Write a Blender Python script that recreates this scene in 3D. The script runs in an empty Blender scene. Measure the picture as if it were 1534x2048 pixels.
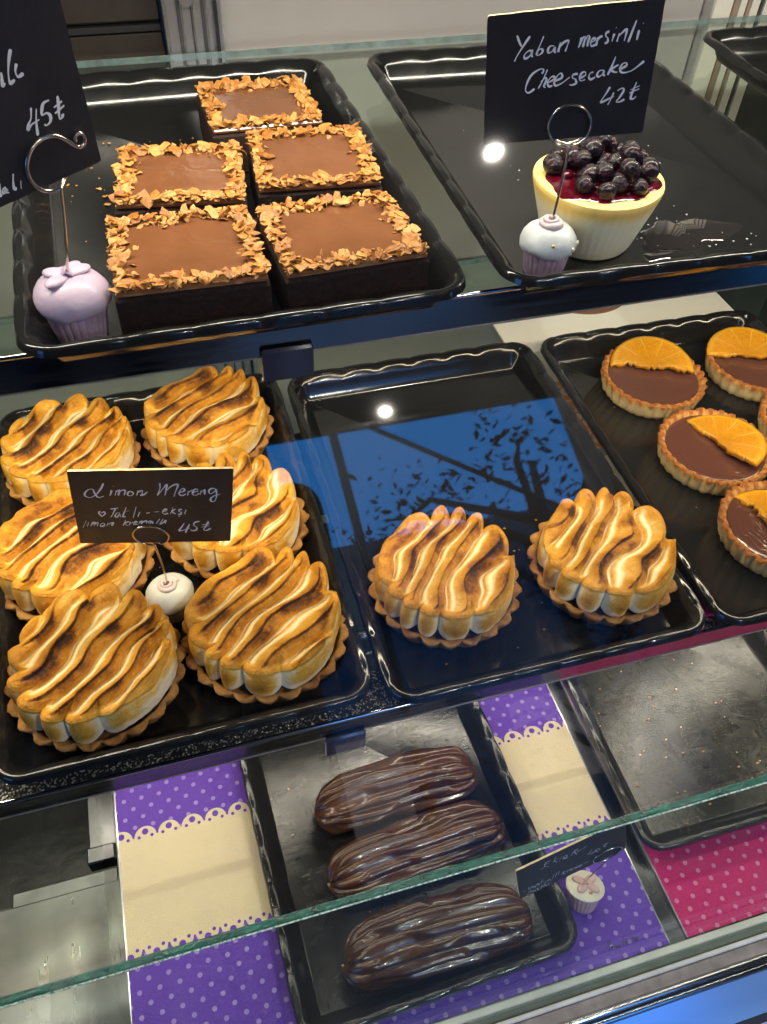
import bpy, math, random
import numpy as np
from math import sin, cos, pi, radians, sqrt, exp
from mathutils import Vector, Matrix

scene = bpy.context.scene
COL = scene.collection

# ------------------------------------------------------------------ camera
cam_data = bpy.data.cameras.new("camera")
cam = bpy.data.objects.new("camera", cam_data)
COL.objects.link(cam)
cam_data.sensor_fit = 'VERTICAL'
cam_data.sensor_height = 36.0
cam_data.lens = 36.0 * 1659.9 / 2048.0
cam_data.clip_start = 0.01
cam_data.clip_end = 200.0
RIGHT = (0.95985, -0.27847, 0.03376)
FWD = (0.21133, 0.63872, -0.73985)
UP = (0.18447, 0.71728, 0.67193)
cam.matrix_world = Matrix(((RIGHT[0], UP[0], -FWD[0], -0.10336),
                           (RIGHT[1], UP[1], -FWD[1], -0.27127),
                           (RIGHT[2], UP[2], -FWD[2], 0.52042),
                           (0, 0, 0, 1)))
scene.camera = cam

# ------------------------------------------------------------------ world: dusk sky
world = bpy.data.worlds.new("World")
scene.world = world
world.use_nodes = True
wn = world.node_tree
for n in list(wn.nodes):
    wn.nodes.remove(n)
w_out = wn.nodes.new('ShaderNodeOutputWorld')
w_bg = wn.nodes.new('ShaderNodeBackground')
w_tc = wn.nodes.new('ShaderNodeTexCoord')
w_sep = wn.nodes.new('ShaderNodeSeparateXYZ')
w_ramp = wn.nodes.new('ShaderNodeValToRGB')
w_ramp.color_ramp.elements[0].position = 0.0
w_ramp.color_ramp.elements[0].color = (0.10, 0.36, 1.0, 1)
w_ramp.color_ramp.elements[1].position = 0.6
w_ramp.color_ramp.elements[1].color = (0.003, 0.28, 0.92, 1)
wn.links.new(w_tc.outputs['Generated'], w_sep.inputs[0])
wn.links.new(w_sep.outputs['Z'], w_ramp.inputs[0])
wn.links.new(w_ramp.outputs[0], w_bg.inputs[0])
w_bg.inputs[1].default_value = 4.4
wn.links.new(w_bg.outputs[0], w_out.inputs[0])

scene.view_settings.view_transform = 'Standard'
scene.view_settings.look = 'None'
scene.view_settings.exposure = 0.0
scene.view_settings.gamma = 1.0
scene.cycles.use_adaptive_sampling = True
scene.cycles.max_bounces = 12
scene.cycles.transparent_max_bounces = 24
scene.cycles.use_denoising = True
scene.cycles.sample_clamp_indirect = 6.0

WARM = (1.0, 0.83, 0.58)


def area_light(name, loc, size, power, color, direction, spread=180):
    d = bpy.data.lights.new(name, 'AREA')
    d.shape = 'RECTANGLE'
    d.size, d.size_y = size
    d.energy = power
    d.color = color
    d.spread = radians(spread)
    o = bpy.data.objects.new(name, d)
    o.location = loc
    dv = Vector(direction).normalized()
    o.rotation_euler = dv.to_track_quat('-Z', 'X').to_euler()
    # keep the long side along world X
    z = -dv
    x = Vector((1, 0, 0))
    x = (x - z * x.dot(z)).normalized()
    y = z.cross(x)
    m = Matrix((x, y, z)).transposed().to_4x4()
    m.translation = Vector(loc)
    o.matrix_world = m
    COL.objects.link(o)
    return o


# LED strips of the case (under the roof, under each shelf front)
area_light("roof_led_light", (0.10, 0.24, 0.488), (1.25, 0.02), 6.8, (1.0, 0.91, 0.76), (0, 0.12, -1))
area_light("upper_shelf_led_light", (0.10, 0.163, 0.2045), (1.25, 0.008), 3.1, (1.0, 0.82, 0.54), (0, 0.30, -1))
area_light("middle_shelf_led_light", (0.10, 0.215, -0.0400), (1.25, 0.008), 1.9, (1.0, 0.88, 0.70), (0, -0.25, -1))
area_light("middle_shelf_front_led_light", (0.10, 0.018, -0.0420), (1.25, 0.008), 0.9, (1.0, 0.88, 0.70), (0, -0.55, -1))

# ------------------------------------------------------------------ helpers
rng = random.Random(7)


def new_mat(name):
    m = bpy.data.materials.new(name)
    m.use_nodes = True
    nt = m.node_tree
    b = nt.nodes['Principled BSDF']
    return m, nt, b


def lnk(nt, a, b):
    nt.links.new(a, b)


def coords(nt, scale=1.0, kind='Object'):
    tc = nt.nodes.new('ShaderNodeTexCoord')
    mp = nt.nodes.new('ShaderNodeMapping')
    if isinstance(scale, (int, float)):
        scale = (scale, scale, scale)
    mp.inputs['Scale'].default_value = scale
    lnk(nt, tc.outputs[kind], mp.inputs[0])
    return mp.outputs[0]


def noise(nt, vec, scale, detail=4, rough=0.55, dist=0.0):
    n = nt.nodes.new('ShaderNodeTexNoise')
    n.inputs['Scale'].default_value = scale
    n.inputs['Detail'].default_value = detail
    n.inputs['Roughness'].default_value = rough
    n.inputs['Distortion'].default_value = dist
    lnk(nt, vec, n.inputs['Vector'])
    return n.outputs['Fac']


def ramp(nt, fac, stops):
    r = nt.nodes.new('ShaderNodeValToRGB')
    els = r.color_ramp.elements
    while len(els) > len(stops):
        els.remove(els[-1])
    while len(els) < len(stops):
        els.new(0.5)
    for e, (p, c) in zip(els, stops):
        e.position = p
        e.color = (c[0], c[1], c[2], 1) if not isinstance(c, (int, float)) else (c, c, c, 1)
    lnk(nt, fac, r.inputs[0])
    return r.outputs[0]


def bump(nt, height, strength, distance, b, prev=None):
    n = nt.nodes.new('ShaderNodeBump')
    n.inputs['Strength'].default_value = strength
    n.inputs['Distance'].default_value = distance
    lnk(nt, height, n.inputs['Height'])
    if prev is not None:
        lnk(nt, prev, n.inputs['Normal'])
    if b is not None:
        lnk(nt, n.outputs[0], b.inputs['Normal'])
    return n.outputs[0]


def mix(nt, fac, a, c):
    m = nt.nodes.new('ShaderNodeMix')
    m.data_type = 'RGBA'
    if isinstance(fac, (int, float)):
        m.inputs[0].default_value = fac
    else:
        lnk(nt, fac, m.inputs[0])
    for i, v in ((6, a), (7, c)):
        if isinstance(v, tuple):
            m.inputs[i].default_value = (v[0], v[1], v[2], 1)
        else:
            lnk(nt, v, m.inputs[i])
    return m.outputs[2]


class S:
    """tiny math-node wrapper: S(nt, socket or number) supports + - * / and a few functions"""
    def __init__(self, nt, v):
        self.nt, self.v = nt, v

    def op(self, kind, *others):
        n = self.nt.nodes.new('ShaderNodeMath')
        n.operation = kind
        for i, x in enumerate((self,) + others):
            x = x.v if isinstance(x, S) else x
            if isinstance(x, (int, float)):
                n.inputs[i].default_value = x
            else:
                self.nt.links.new(x, n.inputs[i])
        return S(self.nt, n.outputs[0])

    def __add__(self, o): return self.op('ADD', o)
    def __sub__(self, o): return self.op('SUBTRACT', o)
    def __mul__(self, o): return self.op('MULTIPLY', o)
    def __truediv__(self, o): return self.op('DIVIDE', o)
    def lt(self, o): return self.op('LESS_THAN', o)
    def gt(self, o): return self.op('GREATER_THAN', o)
    def max(self, o): return self.op('MAXIMUM', o)
    def min(self, o): return self.op('MINIMUM', o)
    def mod(self, o): return self.op('FLOORED_MODULO', o)
    def sqrt(self): return self.op('SQRT')
    def sq(self): return self.op('MULTIPLY', self)


def setp(b, color=None, rough=None, metal=None, coat=None, coat_rough=None, spec=None, ior=None, sss=None, sss_radius=None, sheen=None):
    if color is not None:
        b.inputs['Base Color'].default_value = (color[0], color[1], color[2], 1)
    for k, v in (('Roughness', rough), ('Metallic', metal), ('Coat Weight', coat), ('Coat Roughness', coat_rough),
                 ('Specular IOR Level', spec), ('IOR', ior), ('Subsurface Weight', sss), ('Sheen Weight', sheen)):
        if v is not None:
            b.inputs[k].default_value = v
    if sss_radius is not None:
        b.inputs['Subsurface Radius'].default_value = sss_radius
        b.inputs['Subsurface Scale'].default_value = 1.0


def simple(name, color, rough=0.5, metal=0.0, coat=0.0, vary=0.0, nscale=60, bumpd=0.0, bscale=200, spec=None):
    m, nt, b = new_mat(name)
    setp(b, color, rough, metal, coat, spec=spec)
    v = coords(nt)
    if vary:
        f = noise(nt, v, nscale)
        lo = tuple(c * (1 - vary) for c in color)
        hi = tuple(min(1, c * (1 + vary)) for c in color)
        lnk(nt, ramp(nt, f, [(0.3, lo), (0.7, hi)]), b.inputs['Base Color'])
    if bumpd:
        bump(nt, noise(nt, v, bscale, 6), 0.6, bumpd, b)
    return m


def glass_mat(name, tint=(0.93, 0.97, 0.95), ior=1.5, rough=0.0, smudge=0.0):
    m = bpy.data.materials.new(name)
    m.use_nodes = True
    nt = m.node_tree
    for n in list(nt.nodes):
        nt.nodes.remove(n)
    out = nt.nodes.new('ShaderNodeOutputMaterial')
    tr = nt.nodes.new('ShaderNodeBsdfTransparent')
    tr.inputs[0].default_value = (*tint, 1)
    gl = nt.nodes.new('ShaderNodeBsdfGlossy')
    gl.inputs['Roughness'].default_value = rough
    lw = nt.nodes.new('ShaderNodeLayerWeight')
    lw.inputs['Blend'].default_value = 0.5
    r0 = ((ior - 1) / (ior + 1)) ** 2
    fr = S(nt, lw.outputs['Facing']).op('POWER', 5.0) * (1 - r0) + r0
    mx = nt.nodes.new('ShaderNodeMixShader')
    lnk(nt, fr.v, mx.inputs[0])
    lnk(nt, tr.outputs[0], mx.inputs[1])
    lnk(nt, gl.outputs[0], mx.inputs[2])
    sh = mx.outputs[0]
    if smudge:
        df = nt.nodes.new('ShaderNodeBsdfDiffuse')
        df.inputs[0].default_value = (0.8, 0.85, 0.9, 1)
        mx2 = nt.nodes.new('ShaderNodeMixShader')
        v = coords(nt)
        f = noise(nt, v, 9, 5, 0.6, 0.6)
        r = ramp(nt, f, [(0.45, 0.0), (0.8, smudge)])
        lnk(nt, r, mx2.inputs[0])
        lnk(nt, sh, mx2.inputs[1])
        lnk(nt, df.outputs[0], mx2.inputs[2])
        sh = mx2.outputs[0]
    lnk(nt, sh, out.inputs[0])
    return m


def mesh_data(name, verts, faces, mats, smooth=True, midx=None):
    me = bpy.data.meshes.new(name)
    if isinstance(verts, np.ndarray):
        verts = verts.tolist()
    me.from_pydata(verts, [], faces if isinstance(faces, list) else faces.tolist())
    if not isinstance(mats, (list, tuple)):
        mats = [mats]
    for m in mats:
        me.materials.append(m)
    if smooth:
        me.polygons.foreach_set('use_smooth', [True] * len(me.polygons))
    if midx is not None:
        me.polygons.foreach_set('material_index', midx)
    me.update()
    return me


def obj(name, me, parent=None, loc=None, rot=None):
    o = bpy.data.objects.new(name, me)
    COL.objects.link(o)
    if parent is not None:
        o.parent = parent
    if loc is not None:
        o.location = loc
    if rot is not None:
        o.rotation_euler = rot
    return o


def tag(o, label=None, cat=None, group=None, kind=None):
    if label: o['label'] = label
    if cat: o['category'] = cat
    if group: o['group'] = group
    if kind: o['kind'] = kind
    return o


def thing(name, label, cat, loc=(0, 0, 0), rotz=0.0, group=None):
    o = bpy.data.objects.new(name, None)
    o.empty_display_size = 0.01
    COL.objects.link(o)
    o.location = loc
    o.rotation_euler = (0, 0, rotz)
    return tag(o, label, cat, group)


def copy_tree(o, parent=None):
    c = o.copy()
    COL.objects.link(c)
    c.parent = parent
    for ch in list(o.children):
        copy_tree(ch, c)
    return c


class MB:
    """collects shapes into one mesh"""
    def __init__(self):
        self.v, self.f = [], []

    def add(self, v, f):
        n = len(self.v)
        self.v += [tuple(p) for p in v]
        self.f += [tuple(i + n for i in q) for q in f]
        return self

    def box(self, a, b, bev=0.0):
        x0, y0, z0 = a
        x1, y1, z1 = b
        if bev <= 0:
            v = [(x0, y0, z0), (x1, y0, z0), (x1, y1, z0), (x0, y1, z0), (x0, y0, z1), (x1, y0, z1), (x1, y1, z1), (x0, y1, z1)]
            f = [(3, 2, 1, 0), (4, 5, 6, 7), (0, 1, 5, 4), (1, 2, 6, 5), (2, 3, 7, 6), (3, 0, 4, 7)]
            return self.add(v, f)
        k = bev
        v, f = [], []
        # three stacked rounded loops per side
        loops = []
        for z, ins in ((z0, k), (z0 + k, 0), (z1 - k, 0), (z1, k)):
            lp = []
            for (cx, cy, a0) in ((x1 - k, y1 - k, 0), (x0 + k, y1 - k, 90), (x0 + k, y0 + k, 180), (x1 - k, y0 + k, 270)):
                for t in (0, 45, 90):
                    an = radians(a0 + t)
                    r = k - ins * 0.99
                    lp.append((cx + r * cos(an), cy + r * sin(an), z))
            loops.append(lp)
        for lp in loops:
            v += lp
        n = 12
        for i in range(3):
            for j in range(n):
                f.append((i * n + j, i * n + (j + 1) % n, (i + 1) * n + (j + 1) % n, (i + 1) * n + j))
        f.append(tuple(range(n - 1, -1, -1)))
        f.append(tuple(3 * n + j for j in range(n)))
        return self.add(v, f)

    def tube(self, pts, r, seg=8, closed=False):
        pts = [Vector(p) for p in pts]
        n = len(pts)
        v, f = [], []
        up = Vector((0.13, 0.2, 0.97))
        prev = None
        for i, p in enumerate(pts):
            if closed:
                t = pts[(i + 1) % n] - pts[i - 1]
            else:
                t = pts[min(i + 1, n - 1)] - pts[max(i - 1, 0)]
            t.normalize()
            if prev is None:
                a = t.cross(up)
                if a.length < 1e-3:
                    a = t.cross(Vector((1, 0, 0)))
            else:
                a = prev - t * prev.dot(t)
            a.normalize()
            prev = a
            b = t.cross(a)
            rr = r[i] if isinstance(r, (list, tuple)) else r
            for k in range(seg):
                an = 2 * pi * k / seg
                v.append(tuple(p + a * (rr * cos(an)) + b * (rr * sin(an))))
        m = n if closed else n - 1
        for i in range(m):
            for k in range(seg):
                i2 = (i + 1) % n
                f.append((i * seg + k, i * seg + (k + 1) % seg, i2 * seg + (k + 1) % seg, i2 * seg + k))
        if not closed:
            f.append(tuple(range(seg - 1, -1, -1)))
            f.append(tuple((n - 1) * seg + k for k in range(seg)))
        return self.add(v, f)

    def lathe(self, prof, seg=48, rad=None, cx=0, cy=0):
        """prof: list of (r, z); rad(i, angle) multiplies/offsets the radius"""
        v, f = [], []
        for i, (r, z) in enumerate(prof):
            for k in range(seg):
                a = 2 * pi * k / seg
                rr, zz = (r, z) if rad is None else rad(i, a, r, z)
                v.append((cx + rr * cos(a), cy + rr * sin(a), zz))
        for i in range(len(prof) - 1):
            for k in range(seg):
                f.append((i * seg + k, i * seg + (k + 1) % seg, (i + 1) * seg + (k + 1) % seg, (i + 1) * seg + k))
        f.append(tuple(range(seg - 1, -1, -1)))
        f.append(tuple((len(prof) - 1) * seg + k for k in range(seg)))
        return self.add(v, f)

    def ball(self, c, r, seg=12, rings=8, sc=(1, 1, 1), rot=None):
        v, f = [], []
        for i in range(rings + 1):
            th = pi * i / rings
            for k in range(seg):
                ph = 2 * pi * k / seg
                p = Vector((r * sc[0] * sin(th) * cos(ph), r * sc[1] * sin(th) * sin(ph), r * sc[2] * cos(th)))
                if rot is not None:
                    p = rot @ p
                v.append((c[0] + p.x, c[1] + p.y, c[2] + p.z))
        for i in range(rings):
            for k in range(seg):
                f.append((i * seg + k, (i + 1) * seg + k, (i + 1) * seg + (k + 1) % seg, i * seg + (k + 1) % seg))
        return self.add(v, f)

    def data(self, name, mats, smooth=False):
        me = mesh_data(name, self.v, self.f, mats, smooth)
        return me


def part(name, mb, mat, parent, smooth=False, label=None, kind=None):
    o = obj(name, mb.data(name, mat, smooth), parent)
    if smooth == 'auto' or smooth:
        try:
            o.data.set_sharp_from_angle(angle=radians(42))
        except Exception:
            pass
    if label: o['label'] = label
    if kind: o['kind'] = kind
    return o


def vnoise(x, y, seed=0):
    """smooth value noise, vectorised"""
    x = np.asarray(x, float); y = np.asarray(y, float)
    xi = np.floor(x).astype(int); yi = np.floor(y).astype(int)
    xf = x - xi; yf = y - yi
    xf = xf * xf * (3 - 2 * xf); yf = yf * yf * (3 - 2 * yf)

    def h(a, b):
        n = (a * 374761393 + b * 668265263 + seed * 974634777) & 0x7fffffff
        n = ((n ^ (n >> 13)) * 1274126177) & 0x7fffffff
        return ((n ^ (n >> 16)) & 0xffff) / 65535.0
    return (h(xi, yi) * (1 - xf) + h(xi + 1, yi) * xf) * (1 - yf) + (h(xi, yi + 1) * (1 - xf) + h(xi + 1, yi + 1) * xf) * yf


def snoise(U, A, seed, fu=3.0, na=(0, 3), n=6):
    """smooth noise, periodic in the angle A, roughly in -1..1"""
    rs = np.random.RandomState(seed * 7 + 1)
    out = 0
    for i in range(n):
        k = rs.randint(na[0], na[1] + 1)
        out = out + np.sin(U * fu * rs.uniform(0.5, 1.5) * rs.choice([-1, 1]) + k * A + rs.rand() * 6.28)
    return out / sqrt(n)


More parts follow.
